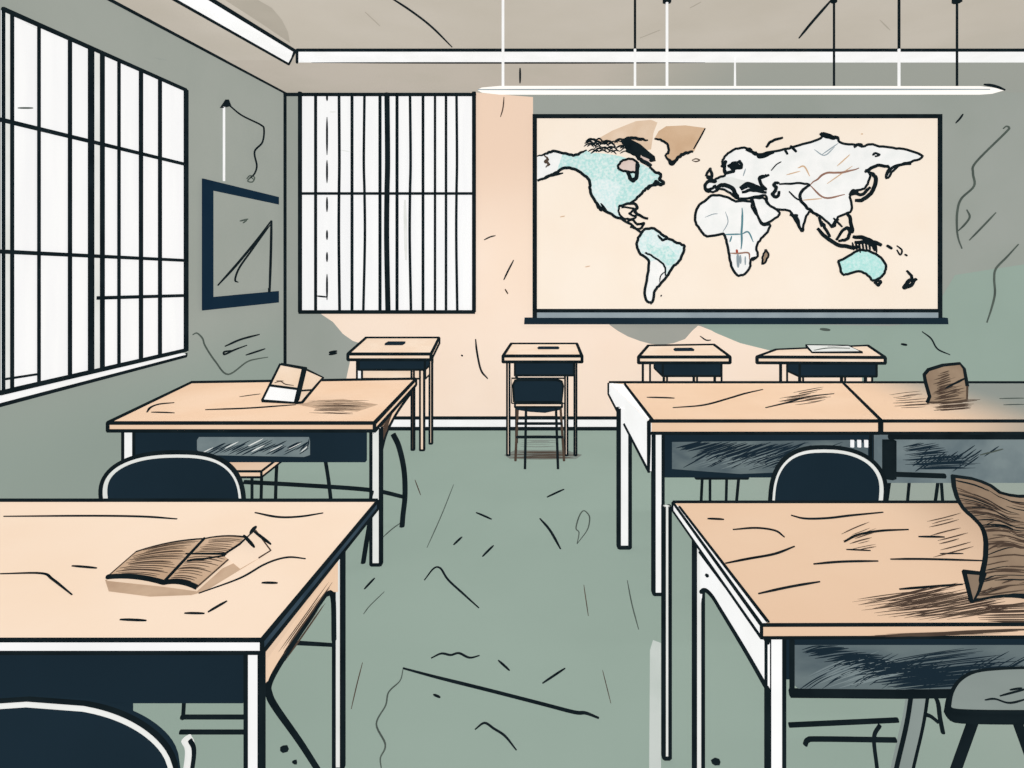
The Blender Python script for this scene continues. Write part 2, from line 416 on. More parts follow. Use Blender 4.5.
line(c1([(82, 378), (130, 358), (165, 340), (205, 317), (250, 322), (290, 345), (322, 375), (325, 420), (345, 465), (380, 505), (440, 540), (500, 570), (560, 615)]), 2.4, None, True, .2)
line(c1([(100, 372), (150, 350), (200, 340)]), 2.4); line(c1([(350, 465), (365, 500), (380, 518)]), 2); line(c1([(375, 480), (410, 528)]), 2)
line(c1([(112, 255), (130, 275), (118, 285), (134, 300), (120, 312)]), 1.8, BINK)
line(c1([(668, 388), (640, 395), (600, 402), (575, 425), (548, 455), (515, 480)]), 2.2, None, True, .2)
line(c1([(600, 310), (630, 335), (655, 345), (650, 370), (668, 385), (655, 397), (635, 380), (620, 395), (590, 415)]), 2.4, None, True, .2)
line(c1([(500, 335), (520, 372), (540, 360), (545, 290)]), 3.2, None, True, .2)
line(c1([(470, 190), (510, 178), (550, 180), (595, 188)]), 2.6)
for k in range(46):
    x = random.uniform(315, 510); y = 185+random.uniform(0, 60)*(1 if x > 335 else .8)
    line(c1([(x-22, y+random.uniform(2, 10)), (x, y-6), (x+20, y+random.uniform(-2, 14))]), random.uniform(.9, 1.5), None, True, .5)
land(c1([(465, 190), (510, 180), (560, 205), (600, 240), (628, 262), (632, 285), (608, 290), (560, 255), (505, 235)]), INK)
line(c1([(490, 235), (540, 255), (560, 275), (600, 300), (610, 310)]), 3.4, None, True, .3)
line(c1([(548, 262), (600, 282)]), 2.2, PINK, True, .2)
line(c1([(460, 495), (525, 480), (545, 500), (535, 520), (560, 540), (595, 552)]), 2.4, None, True, .2)
line(c1([(462, 492), (462, 535), (500, 555), (540, 545), (510, 530), (530, 505), (470, 500)]), 1.8, None, True, .2)
line(c1([(500, 560), (530, 560), (545, 580), (575, 575), (560, 600), (510, 592)]), 2.0, None, True, .2)
# south america
SA = [(575, 45), (610, 38), (640, 50), (680, 80), (720, 100), (760, 118), (765, 130), (750, 175), (735, 200), (710, 220), (680, 265), (650, 300), (630, 325), (615, 380), (600, 382), (580, 355), (590, 280), (600, 200), (590, 180), (555, 150), (542, 110), (555, 75)]
land(c3(SA), LANDP, 2.5)
land(c3([(600, 195), (640, 185), (672, 222), (676, 262), (648, 300), (628, 325), (613, 376), (600, 378), (584, 352), (594, 280)]), LANDW)
land(c3([(580, 100), (640, 130), (690, 120), (725, 160), (720, 205), (688, 212), (650, 180), (600, 150)]), LANDT)
line(c3([(582, 150), (600, 160), (640, 185), (672, 215), (678, 258)]), 1.6, None, True, .3)
line(c3([(640, 70), (665, 92), (690, 85)]), 2)
line(c3([(650, 290), (655, 260), (675, 240)]), 1)
line(c3([(654, 351), (660, 354)]), 1.6)
# africa and arabia
AF = [(707, 199), (698, 207), (695, 218), (698, 227), (707, 236), (722, 234)]+c2([(95, 530), (105, 560), (113, 600), (120, 640), (145, 688), (175, 685), (195, 660), (200, 630), (228, 615), (222, 580), (240, 545), (265, 520), (275, 490), (245, 492), (225, 455), (205, 420), (198, 400), (140, 398), (110, 385), (75, 375), (45, 378)])
land(AF, LANDW, 2.5)
land(c2([(205, 385), (255, 388), (265, 410), (310, 440), (305, 460), (250, 487), (225, 450)]), LANDW, 2.2)
land(c2([(258, 588), (268, 602), (262, 632), (245, 646), (246, 620)]), BROWN, 1.8)
for p, w, mm in [([(167, 425), (164, 500), (162, 590)], 1.6, MTEAL), ([(95, 530), (165, 528)], 1.2, MTEAL), ([(165, 528), (190, 520), (210, 560)], 1.2, MTEAL),
                 ([(115, 603), (150, 604), (190, 602), (195, 628)], 1.3, MBROWN), ([(144, 588), (146, 604)], 1.8, RED), ([(148, 605), (150, 660)], 2.4, SLATE), ([(158, 610), (160, 645)], 1.6, SLATE), ([(178, 615), (178, 650)], 1.2, SLATE),
                 ([(100, 440), (110, 480), (90, 520)], .7, SLATE), ([(20, 462), (50, 450), (70, 448)], .7, SLATE), ([(125, 535), (117, 560)], 1.2, MTEAL)]:
    line(c2(p), w, mm)
# eurasia
EU = [(85, 240), (110, 210), (150, 190), (195, 193), (215, 215), (280, 205), (350, 190), (420, 170), (475, 150), (485, 132), (540, 150), (550, 168), (600, 175), (640, 182), (670, 175), (720, 185), (770, 190), (830, 200), (878, 222), (840, 240), (790, 255), (755, 285), (737, 308), (731, 292), (745, 265), (700, 260), (655, 278), (670, 292), (660, 330), (640, 352), (605, 360), (590, 375), (596, 410), (590, 440), (545, 462), (525, 500), (500, 480), (470, 455), (430, 442), (410, 480), (402, 518), (385, 490), (365, 455), (345, 435), (300, 430), (265, 405), (258, 375), (200, 385), (150, 388), (120, 368), (85, 350), (50, 362), (20, 355), (25, 330), (50, 318), (75, 305), (100, 292)]
land(c2(EU), LANDW, 2.2)
land(c2([(50, 318), (80, 302), (130, 305), (165, 315), (210, 325), (180, 345), (120, 350), (60, 345)]), PANELG if False else OFFW)
for p, w in [([(85, 262), (100, 245), (95, 285), (130, 280), (120, 260), (160, 268), (155, 240), (135, 265)], 2.6),
             ([(110, 262), (135, 250), (150, 262), (130, 272)], 3.0),
             ([(25, 300), (40, 272), (48, 300), (30, 305), (60, 320), (30, 322), (20, 350), (50, 348), (60, 335)], 2.6),
             ([(60, 350), (90, 335), (120, 345), (140, 370), (150, 385)], 3.4), ([(160, 350), (185, 335), (215, 345), (250, 355)], 4.6),
             ([(165, 362), (210, 356), (262, 364)], 2.6), ([(262, 296), (235, 310), (248, 340), (262, 352)], 2.8), ([(232, 310), (272, 295)], 2.2),
             ([(312, 328), (292, 330), (300, 350), (285, 372), (305, 380), (312, 360)], 3.0), ([(200, 385), (205, 405)], 2.6),
             ([(312, 332), (400, 328), (432, 335)], 1.8), ([(432, 335), (405, 355), (395, 390), (425, 425), (465, 458)], 2.6),
             ([(330, 190), (345, 215)], 2.0), ([(355, 180), (380, 205)], 2.2), ([(475, 130), (500, 145), (545, 150)], 3.4), ([(215, 205), (240, 225), (290, 205)], 2.6), ([(180, 195), (230, 215)], 2.4),
             ([(605, 185), (625, 175), (640, 185)], 2.4), ([(650, 282), (700, 258), (745, 265)], 2.6), ([(735, 300), (760, 262), (830, 250)], 2.4),
             ([(665, 285), (690, 305), (685, 345), (665, 375), (635, 395), (610, 395)], 3.2), ([(600, 370), (640, 370), (670, 345)], 2.6), ([(590, 375), (600, 360), (620, 365)], 3.2),
             ([(580, 440), (590, 470), (600, 520), (580, 500)], 2.8), ([(462, 505), (495, 540), (540, 568), (600, 582), (625, 578)], 3.2), ([(478, 478), (495, 510), (512, 540)], 2.4), ([(468, 460), (480, 500)], 2.4),
             ([(535, 550), (570, 505), (590, 520), (575, 550), (545, 555)], 2.6), ([(520, 500), (530, 480), (545, 470)], 2), ([(258, 187), (285, 162), (327, 147)], 2.2),
             ([(600, 538), (650, 545), (680, 560), (714, 572)], 3.4), ([(610, 560), (650, 560), (690, 575)], 3.0), ([(680, 570), (690, 595)], 2.4),
             ([(735, 573), (756, 586)], 2.4), ([(775, 574), (795, 592), (788, 610), (775, 590)], 1.4), ([(806, 608), (816, 614)], 1.6),
             ([(813, 672), (832, 692), (830, 712)], 2.2), ([(855, 705), (828, 712), (805, 738), (830, 730), (845, 710)], 3.0),
             ([(685, 718), (700, 728), (712, 716), (690, 714)], 2.4), ([(200, 628), (218, 622), (205, 632)], 2), ([(355, 450), (380, 470), (395, 510)], 2.8), ([(365, 455), (385, 455)], 2.4),
             ([(280, 278), (300, 255), (320, 243)], 1.0), ([(350, 360), (375, 385), (392, 395)], 1.4), ([(682, 217), (690, 210), (706, 218), (690, 222)], 1.8), ([(525, 465), (560, 500)], 1.8), ([(245, 492), (258, 485)], 2)]:
    line(c2(p), w, None, True, .25)
for p, mm, w in [([(432, 335), (490, 292), (560, 285), (625, 268)], MBROWN, 1.6), ([(432, 335), (490, 385), (570, 372)], MBROWN, 1.4), ([(385, 268), (410, 262), (432, 300)], LANDB, 1.2),
              ([(540, 260), (590, 215)], LANDB, 1.0), ([(450, 195), (490, 218), (530, 185)], SLATE, .9), ([(480, 215), (545, 170)], SLATE, .9), ([(400, 395), (480, 388)], LANDB, .9), ([(340, 295), (395, 280)], LANDB, .9), ([(170, 300), (180, 270)], SLATE, .9), ([(500, 330), (600, 260)], LANDB, .9)]:
    line(c2(p), w, mm)
for k in range(8):
    x = 600+k*13; line(c2([(x, 560), (x+5, 595+random.uniform(-8, 8))]), 1.6)
# australia
land(c2([(545, 635), (610, 600), (640, 590), (680, 602), (712, 622), (730, 650), (726, 682), (700, 705), (680, 710), (660, 690), (625, 675), (590, 682), (560, 685)]), LANDU, 2.3)
line([(560, 217), (565, 216)], .8, LANDB); line([(585, 267), (590, 266)], .8, LANDB); line([(861, 134), (863, 134)], 1, LANDB)
m.build('map_sheet', t)
m = MB()
for x0, x1, y0_, y1_ in [(532.5, 942.5, 114, 118), (532.5, 537, 117, 318), (938.7, 942.5, 117, 318), (536, 939, 309, 312.5)]:
    p = [B(x0, y1_, .045), B(x1, y1_, .045), B(x1, y0_, .045), B(x0, y0_, .045)]
    m.prism(p, V((0, .02, 0)), INK)
m.build('border', t)
m = MB()
m.prism([B(536, 319, .04), B(939, 319, .04), B(939, 312.5, .04), B(536, 312.5, .04)], V((0, .02, 0)), SLATE)
o = m.build('hem_strip', t); o['label'] = 'pale grey strip under the map'
m = MB()
m.prism([B(524, 324.3, .06), B(948.5, 324.3, .06), B(948, 318, .06), B(524.5, 318, .06)], V((0, .05, 0)), NAVY)
m.build('bottom_bar', t)

# ---- framed board on the left wall
bx = lambda a, b: Lw(a, b, .03)
t = thing('notice_board', 'small navy framed board on the left wall beside the barred window', 'board', Lw(240, 300, .02))
m = MB()
m.prism([bx(*p) for p in [(208, 300), (278, 286), (278, 204), (208, 186)]], V((-.025, 0, 0)), WALLL)
fb = lambda a, b: Lw(a, b, .033)
c = lambda p: cf(p, 0, 190, 3.2)
m.stroke(fb, c([(697, 305), (760, 235), (830, 150), (868, 98)]), 2.6, None, True, .5)
m.stroke(fb, c([(762, 295), (752, 287), (765, 250), (800, 200), (866, 110)]), 1.8, None, True, .5)
m.stroke(fb, c([(868, 98), (866, 200), (862, 328)]), 3.0, None, True, .2)
m.stroke(fb, [(240, 221), (248, 219)], 1.6, GINK); m.stroke(fb, [(243, 223), (247, 220)], 1.4, GINK)
m.build('board_panel', t)
m = MB()
fo = lambda a, b: Lw(a, b, .036)
for q in [[(203.5, 310.5), (213.5, 300), (213.5, 181), (203.5, 178.5)], [(203.5, 178.5), (213, 190.5), (279, 204.5), (279, 197)], [(203.5, 310.5), (279, 302.5), (279, 291), (213, 297)]]:
    m.prism([fo(*p) for p in q], V((-.012, 0, 0)), BLUE)
m.build('frame', t)
# ---- hook with white rod and dangling wire above it
t = thing('pull_cord', 'white cord on a dark wall hook with a thin dangling wire', 'cord', Lw(224, 175, .03))
m = MB(); m.tube([Lw(224, 107, .025), Lw(224, 181, .025)], ir(4.5, 2.2), WHITE); m.build('cord', t)
m = MB()
m.prism([Lw(223.5, 108, .03), Lw(231.5, 106, .03), Lw(229, 99.5, .03)], V((-.028, 0, 0)), INK)
m.build('hook', t)
m = MB()
k = lambda a, b: Lw(a, b, .025)
m.stroke(k, cf([(735, 338), (775, 370), (835, 400), (845, 415), (840, 455), (815, 485), (822, 530), (815, 555), (800, 570)], 0, 0, 3.2), 1.7, None, True, .2)
m.stroke(k, cf([(790, 572), (800, 562), (815, 568), (808, 582), (793, 580), (802, 568), (812, 574)], 0, 0, 3.2), 1.2, GINK, True, .2)
m.build('wire', t)
m = MB()

# ---- pendant light
YL = 3.35
zl = EYE+(CY-89)*YL/F
t = thing('pendant_light', 'long slim white tube light hanging in front of the map', 'light', V(((740-CX)*YL/F, YL, zl)))
m = MB()
pr = [(478, .6, .6), (482, 2.2, 3), (500, 3.6, 5.2), (980, 3.4, 5.2), (992, 2.2, 4.2), (1004, .5, .5)]
ring = []
for x, a, b in pr:
    ring.append([W(x, 90-a*1.15, YL-.02), W(x, 90-a*1.15, YL+.07), W(x, 90+b*.9, YL+.07), W(x, 90+b*.9, YL-.02)])
for i in range(len(ring)-1):
    for j in range(4): m.face([ring[i][j], ring[i+1][j], ring[i+1][(j+1) % 4], ring[i][(j+1) % 4]], LAMP)
m.face(ring[0], LAMP); m.face(ring[-1][::-1], LAMP)
m.stroke(lambda a, b: W(a, b, YL-.022), [(478, 89.6), (740, 89.6), (990, 89.4)], 1.7, SLATE)
m.stroke(lambda a, b: W(a, b, YL-.022), [(984, 84.5), (994, 86), (1005, 90)], 2.6)
m.build('light_tube', t)
def rod(px, dark_to, w=2.4, ytop=None, cap=False, white=True):
    m = MB()
    yt = CY-(CEIL-EYE)*F/YL
    if ytop is None: p0 = W(px, yt, YL)
    else: p0 = G(px, ytop, CEIL)
    p1 = W(px, 87, YL)
    f = 0 if dark_to is None else (dark_to-yt)/(87-yt)
    if f > 0: m.tube([p0, p0.lerp(p1, min(f, 1))], ir(YL, w), INK)
    if f < 1: m.tube([p0.lerp(p1, max(f, 0)), p1], ir(YL, w), WHITE)
    if cap:
        q0 = W(px, yt, YL); q1 = W(px, 2.5, YL)
        m.tube([q0, q1], ir(YL, 9 if cap == 1 else 6), INK)
    m.build('hanging_rod', t)
rod(503, None, 3.0); rod(635, 49, 2.6, cap=0); rod(667, None, 2.8, cap=1); rod(735, None, 2.2, ytop=58); rod(834, 87, 2.2, cap=2); rod(899, 49, 2.6); rod(957, 87, 2.2, cap=1)

# ================================================================ LARGE DESKS
def slab(m, quad, z, th, top, front, side, ink, skip=()):
    """quad: FL, FR, BR, BL on the top plane"""
    t_ = [V((p.x, p.y, z)) for p in quad]; b_ = [V((p.x, p.y, z-th)) for p in quad]
    m.hexa(b_, t_, top, [NAVY, top, front, side, side, side])
    for i, k in ((0, 1.0), (1, 1.0), (2, 1.15), (3, 1.0)):
        m.tube([t_[i], b_[i]], ir(t_[i].y, ink))
        if i in skip: continue
        j = (i+1) % 4; Yq = (t_[i].y+t_[j].y)/2
        m.tube([t_[i], t_[j]], ir(Yq, ink*k)); m.tube([b_[i], b_[j]], ir(Yq, ink))
def legbox(parent, x0, x1, Y, dy, zt, m_=WHITE, ink=3.4, zb=0.0, sx=0.0, cap=True):
    m = MB()
    b = [V((x0+sx, Y, zb)), V((x1+sx, Y, zb)), V((x1+sx, Y+dy, zb)), V((x0+sx, Y+dy, zb))]
    t_ = [V((x0, Y, zt)), V((x1, Y, zt)), V((x1, Y+dy, zt)), V((x0, Y+dy, zt))]
    m.hexa(b, t_, m_)
    r = ir(Y, ink)
    for i in range(4): m.tube([b[i]+V((0, 0, r)), t_[i]], r)
    for i in range(4): m.tube([b[i]+V((0, 0, r)), b[(i+1) % 4]+V((0, 0, r))], r)
    return m.build('leg', parent)
def pxleg(parent, p0, p1, Y, dy, zt, m_=WHITE, ink=3.4, sx=0.0):
    return legbox(parent, (p0-CX)*Y/F, (p1-CX)*Y/F, Y, dy, zt, m_, ink, 0.0, sx)

# ---------- front left desk
z = .78
Q = [G(262, 640, z), G(377.5, 501, z), None, None]
FR, BR = Q[0], Q[1]
FL, BL = V((-1.86, FR.y, z)), V((-1.90, BR.y, z))
d1 = thing('school_desk', 'pale peach desk at the left front with open book lying on it', 'desk', V((-1.2, 1.53, 0)), 'large school desks')
m = MB(); slab(m, [FL, FR, BR, BL], z, .025, PEACH1, WHITE, STEEL, 4.2)
gt = GF(z+.001); c = lambda p: cf(p, 0, 480, 2.6667)
for pts, w in [([(10, 97), (250, 96), (380, 98), (472, 104)], 2.4), ([(680, 87), (740, 99), (800, 98), (862, 88)], 2.4), ([(192, 229), (258, 235)], 2.4),
               ([(0, 250), (110, 249), (140, 265), (192, 306)], 2.2), ([(320, 372), (390, 375)], 2.6), ([(492, 355), (545, 356)], 2.4), ([(555, 352), (605, 323)], 2.8), ([(698, 274), (740, 275)], 2.6),
               ([(530, 302), (640, 262), (700, 228), (740, 212), (775, 206), (815, 210)], 2.2)]:
    m.stroke(gt, c(pts), w)
m.face([gt(*p) for p in c([(280, 266), (290, 297), (400, 311), (510, 307), (545, 298), (705, 200), (690, 192), (560, 250), (440, 268)])], TANPATCH)
m.build('desk_top', d1)
m = MB()
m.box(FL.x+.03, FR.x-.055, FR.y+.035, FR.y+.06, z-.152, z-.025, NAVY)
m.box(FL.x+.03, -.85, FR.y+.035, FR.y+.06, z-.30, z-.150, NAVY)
m.build('front_panel', d1)
m = MB()    # peach apron along the right side with its arch
xs = -.575
poly = [(268, 658), (338, 561), (338, 592), (333, 591), (326, 596), (300, 632), (276, 668), (268, 690)]
m.prism([X(*p, xs) for p in poly], V((-.02, 0, 0)), PEACH2)
m.hatch(lambda a, b: X(a, b, xs+.003), (270, 664), (272, 682), (336, 572), (336, 590), 9, 1.1, BINK, .3)
P = catmull([X(*p, xs+.002) for p in [(334, 640), (333, 598), (327, 594), (320, 602), (300, 632), (278, 666), (269, 684), (269, 694), (276, 708), (300, 742), (318, 770)]])
m.tube(P, ir(1.5, 5.5))
m.tube([X(298, 643, xs), X(333, 645, xs)], ir(1.6, 4))
m.build('side_apron', d1)
pxleg(d1, 246, 260, FR.y+.005, .014, z-.026, WHITE, 4.6)
pxleg(d1, 334, 342, 1.80, .014, z-.026, OFFW, 4.2)
legbox(d1, FL.x+.04, FL.x+.08, FR.y+.03, .04, z-.033)
legbox(d1, BL.x+.05, BL.x+.09, 1.80, .03, z-.033)
for yy, dx in ((717, 0), (732, -1)):
    m = MB(); m.tube([W(181+dx, yy, 1.55), W(244, yy, 1.55)], ir(1.55, 4.2)); m.build('stretcher', d1)
m = MB(); m.tube([W(184, 702, 1.55), W(183, 719, 1.55)], ir(1.55, 3.6)); m.build('stretcher', d1)

# ---------- second left desk
z = .73
FL, FR, BR, BL = G(108, 423, z), G(374.5, 423, z), G(415.5, 379.5, z), G(191, 383, z)
d2 = thing('school_desk', 'peach desk below the left windows with an upright open book on it', 'desk', V(((FL.x+FR.x)/2, (FL.y+BL.y)/2, 0)), 'large school desks')
m = MB(); slab(m, [FL, FR, BR, BL], z, .038, PEACH2, PEACH2, PEACH2, 3.8)
gt = GF(z+.001); c = lambda p: cf(p, 90, 330, 2.844)
for pts, w in [([(162, 234), (172, 221), (195, 212), (240, 207)], 2.2), ([(175, 234), (240, 236)], 2.0), ([(328, 227), (450, 223), (585, 213)], 2.2), ([(425, 190), (485, 182)], 1.2)]:  # the long stroke at the book's foot is a drawn shadow line
    m.stroke(gt, c(pts), w)
m.face([gt(*p) for p in c([(590, 212), (650, 200), (720, 196), (820, 212), (760, 232), (660, 226)])], TANPATCH)
m.hatch(gt, c([(600, 202)])[0], c([(620, 235)])[0], c([(800, 200)])[0], c([(780, 240)])[0], 14, 1.0, BINK, .45)
m.build('desk_top', d2)
m = MB()
yf = FL.y+.05
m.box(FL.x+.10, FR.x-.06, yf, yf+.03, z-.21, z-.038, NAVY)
ys = yf-.002
pf = lambda a, b: W(a, b, ys)
m.face([pf(*p) for p in [(199, 437), (309, 437), (310, 441), (310, 455), (304, 457), (203, 455), (197, 450), (197, 440)]][::-1], PANELG)
for k in range(46):
    x = 196+k*2.3+random.uniform(-1.5, 1.5); u = random.uniform(0, .5); L_ = random.uniform(.35, .5); mm = OFFW if k % 7 == 0 else NAVY
    m.stroke(pf, [(min(308, x+34*u), 455.5-17*u), (min(309, x+34*(u+L_)), 455.5-17*(u+L_))], random.uniform(.8, 1.3), mm, taper=.8)
m.build('front_panel', d2)
m = MB()    # right side apron, curving down into the leg
e0, e1 = FR+V((-.02, .02, -.036)), BR+V((-.02, -.05, -.036))
def sd(f, dz): return e0.lerp(e1, f)+V((0, 0, dz))
poly = [sd(.06, 0), sd(1, 0), sd(1, -.04), sd(.6, -.06), sd(.32, -.10), sd(.20, -.16), sd(.15, -.22), sd(.10, -.22)]
m.prism(poly, V((-.02, 0, 0)), PEACH2)
m.tube(catmull(poly[2:7]), ir(3.2, 4.2)); m.tube([poly[0], poly[-1]], ir(3, 3.6))
for k in range(8):
    m.stroke(lambda a, b: sd(a, b)+V((.002, 0, 0)), [(.03+.02*k, -.03-.02*k), (.2+.01*k, -.03-.012*k), (.5-.02*k, -.02-.006*k)], 1.2, BINK)
m.build('side_apron', d2)
pxleg(d2, 371, 380.5, FL.y+.05, .02, z-.039, OFFW, 3.6)
pxleg(d2, 123, 134, FL.y+.05, .03, z-.039, WHITE, 3.2)
def inkleg(parent, pts, w, mm=INK, name='leg'):
    m = MB(); Y = sum(p.y for p in pts)/len(pts)
    m.tube(catmull(pts), ir(Y, w), mm); return m.build(name, parent)
Yl = 3.44
inkleg(d2, [W(393, 434, Yl), W(399, 447, Yl), W(404, 470, Yl), W(405, 495, Yl), W(403, 515, Yl), W(402, 527, Yl)], 5.4)
inkleg(d2, [W(372, 490, 3.0), W(370, 520, 3.02), W(366, 545, 3.03), W(363, 564, 3.03)], 5.0)
inkleg(d2, [W(277, 461, 3.5), W(276, 482, 3.5), W(275, 521, 3.5)], 3.2)
inkleg(d2, [W(325, 458, 3.5), W(329, 484, 3.5), W(333, 521, 3.5)], 3.6)
inkleg(d2, [W(244, 482, 3.0), W(300, 485, 3.02), W(370, 490, 3.05), W(404, 497, 3.4)], 4.0, INK, 'stretcher')
m = MB(); m.box(BL.x+.08, BR.x-.10, BR.y-.5, BR.y-.47, z-.20, z-.037, NAVY); m.build('back_panel', d2)

# ---------- front right desk
z = .78
FL, BL = G(761.5, 625, z), G(673, 502.5, z)
FR, BR = V((1.62, FL.y, z)), V((1.62, BL.y, z))
FR.y = FL.y+.005
d3 = thing('school_desk', 'tan desk at the right front with big curled brown sheet', 'desk', V((1.05, 1.55, 0)), 'large school desks')
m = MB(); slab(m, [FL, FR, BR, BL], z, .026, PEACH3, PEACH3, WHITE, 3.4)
wl0, wl1 = G(679.5, 507, z+.0015), G(768, 622, z+.0015)
bl, fl = V((BL.x, BL.y, z+.0012)), V((FL.x, FL.y, z+.0012))
m.face([fl, wl1, wl0, bl], WHITE); m.tube([wl0, wl1], ir(1.5, 3.4))
gt = GF(z+.0015); c = lambda p: cf(p, 640, 480, 2.6667)
for pts, w in [([(180, 103), (224, 105)], 2.4), ([(248, 132), (310, 128), (360, 135), (385, 152)], 2.2), ([(403, 94), (440, 103), (500, 102), (560, 95), (648, 86)], 2.4),
               ([(228, 222), (290, 210), (360, 197), (412, 177)], 2.4), ([(545, 165), (580, 147), (640, 136), (716, 132)], 2.4), ([(550, 185), (615, 188)], 1.6), ([(743, 151), (812, 152)], 2.2),
               ([(463, 224), (540, 218), (635, 216)], 2.4), ([(668, 211), (760, 211), (915, 215)], 2.2), ([(316, 303), (400, 285), (480, 271)], 2.4), ([(692, 291), (760, 286), (860, 278)], 2.4), ([(800, 196), (862, 196)], 1.4)]:
    m.stroke(gt, c(pts), w)
m.hatch(gt, (846, 606), (925, 624), (968, 578), (1045, 604), 34, .85, BINK, .35)
m.hatch(gt, (836, 602), (880, 622), (955, 586), (985, 612), 14, .7, BINK, .35)
m.hatch(gt, (880, 560), (940, 545), (985, 510), (985, 540), 0, 1.0, BINK, .4)
m.hatch(gt, (922, 518), (930, 560), (962, 508), (975, 548), 8, .9, BINK, .3)
m.hatch(gt, (838, 535), (850, 552), (872, 520), (885, 546), 9, .9, BINK, .4)
m.hatch(gt, (970, 606), (975, 622), (1060, 600), (1060, 624), 12, 1.1, BINK, .2)
m.hatch(lambda a, b: W(a, b, FL.y-.001), (850, 638), (880, 634), (1010, 634), (1050, 628), 14, 1.0, BINK, .4)
m.build('desk_top', d3)
m = MB()
yp = FL.y+.06
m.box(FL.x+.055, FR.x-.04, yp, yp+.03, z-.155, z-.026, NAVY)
fp = lambda a, b: W(a, b, yp-.002)
m.face([fp(*p) for p in [(793, 645), (1240, 645), (1240, 690), (930, 690), (860, 692), (800, 690), (794, 685)]][::-1], PANELD)
m.hatch(fp, (794, 650), (890, 690), (830, 644), (1010, 680), 46, 1.6, NAVY, .25, -1)
m.hatch(fp, (860, 665), (900, 690), (980, 645), (1070, 680), 26, 1.2, NAVY, .3, -1)
m.hatch(fp, (798, 680), (840, 690), (870, 648), (930, 668), 20, 1.2, PANELG, .3, -1)
for k in range(64):
    x = 796+k*3.6+random.uniform(-2, 2); u = random.uniform(0, .5); L_ = random.uniform(.3, .5)
    m.stroke(fp, [(x+70*u, 690-42*u), (x+70*(u+L_/2), 689-42*(u+L_/2)), (x+70*(u+L_), 690-42*(u+L_))], random.uniform(.7, 1.3), NAVY, taper=.8)
m.tube([W(792, 640, yp-.005), W(792, 692, yp-.005)], ir(yp, 5)); m.tube([W(790, 693, yp-.005), W(900, 694, yp-.005), W(1250, 690, yp-.005)], ir(yp, 8))
m.build('front_panel', d3)
m = MB()    # white side apron with arched underside
xs = .470
poly = [(694, 545), (768, 643), (768, 690), (745, 650), (722, 612), (712, 596), (705, 590), (701, 592), (700, 606), (699, 620), (694, 620)]
m.prism([X(*p, xs) for p in poly], V((.004, 0, 0)), WHITE)
m.tube([X(766.5, 640, xs-.001), X(766.5, 690, xs-.001)], ir(1.25, 4))
m.tube(catmull([X(*p, xs-.002) for p in poly[2:8]]), ir(1.5, 4.6)); m.tube([X(*poly[0], xs-.002), X(*poly[1], xs-.002)], ir(1.5, 3))
m.stroke(lambda a, b: X(a, b, xs-.003), [(706, 575), (708, 576)], 3.4); m.stroke(lambda a, b: X(a, b, xs-.003), [(728, 580), (731, 584)], 2.4)
m.build('side_apron', d3)
pxleg(d3, 769, 784, FL.y+.002, .014, z-.027, WHITE, 4.4)
pxleg(d3, 695, 703, 1.76, .014, z-.027, OFFW, 4.2)
pxleg(d3, 664, 670, 1.84, .014, z-.003, OFFW, 4.0)
legbox(d3, FR.x-.09, FR.x-.05, FR.y+.03, .04, z-.027); legbox(d3, FR.x-.09, FR.x-.05, 1.80, .03, z-.027)
# grey tube support and rails under the desk
m = MB(); Yt = 1.62
pts = [W(918, 680, Yt), W(912, 720, Yt), W(901, 768, Yt), W(889, 828, Yt)]
m.tube(catmull(pts), ir(Yt, 17), GREYTUBE, 10)
for dx in (-8, 8): m.tube(catmull([p+V((dx*Yt/F, -.012, 0)) for p in pts]), ir(Yt, 4))
o = m.build('leg', d3); o['label'] = 'grey tube leg under the desk'
for p in ([(789, 725), (898, 720)], [(805, 745), (808, 740), (820, 739), (896, 740)]):
    m = MB(); m.tube(catmull([W(a, b, Yt+.01) for a, b in p]), ir(Yt, 4.6)); m.build('stretcher', d3)
for pts_, w_ in (([(927, 690), (937, 700), (940, 718), (943, 733)], 4), ([(921, 714), (930, 716), (938, 722)], 3.6), ([(880, 725), (874, 738), (877, 768), (880, 800)], 3.6)):
    m = MB(); m.tube(catmull([W(*p, Yt) for p in pts_]), ir(Yt, w_)); m.build('brace', d3)

# ---------- middle right desks
z = .80
FL, FR, BR, BL = G(649, 421, z), G(879.5, 421, z), G(841.5, 383, z), G(609, 383, z)
yF, yBk = FL.y, BL.y
d4 = thing('school_desk', 'peach desk with a white left side at right of the aisle', 'desk', V(((FL.x+FR.x)/2, (yF+yBk)/2, 0)), 'large school desks')
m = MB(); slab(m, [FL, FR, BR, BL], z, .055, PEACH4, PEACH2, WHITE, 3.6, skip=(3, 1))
wl0, wl1 = G(625, 384.5, z+.002), G(653, 421, z+.002)
m.face([V((FL.x, yF, z+.001)), wl1, wl0, V((BL.x, yBk, z+.001))], WHITE); m.tube([wl0, wl1], ir(3.2, 3.2))
gt = GF(z+.001); c = lambda p: cf(p, 600, 320, 2.415)
for pts, w in [([(113, 187), (180, 189)], 2.2), ([(176, 212), (250, 206), (310, 190), (350, 178), (393, 168)], 2.2), ([(400, 212), (460, 198), (500, 186), (565, 178)], 2.0)]:
    m.stroke(gt, c(pts), w)
m.hatch(gt, (776, 396), (780, 407), (828, 386), (842, 398), 14, .9, BINK, .45)
m.build('desk_top', d4)
m = MB()
yp = yF+.05
m.box(FL.x+.05, FR.x-.02, yp, yp+.03, z-.275, z-.055, NAVY)
fp = lambda a, b: W(a, b, yp-.002)
m.face([fp(*p) for p in [(672, 442), (850, 440), (868, 444), (868, 470), (790, 472), (740, 474), (672, 469)]][::-1], PANELD)
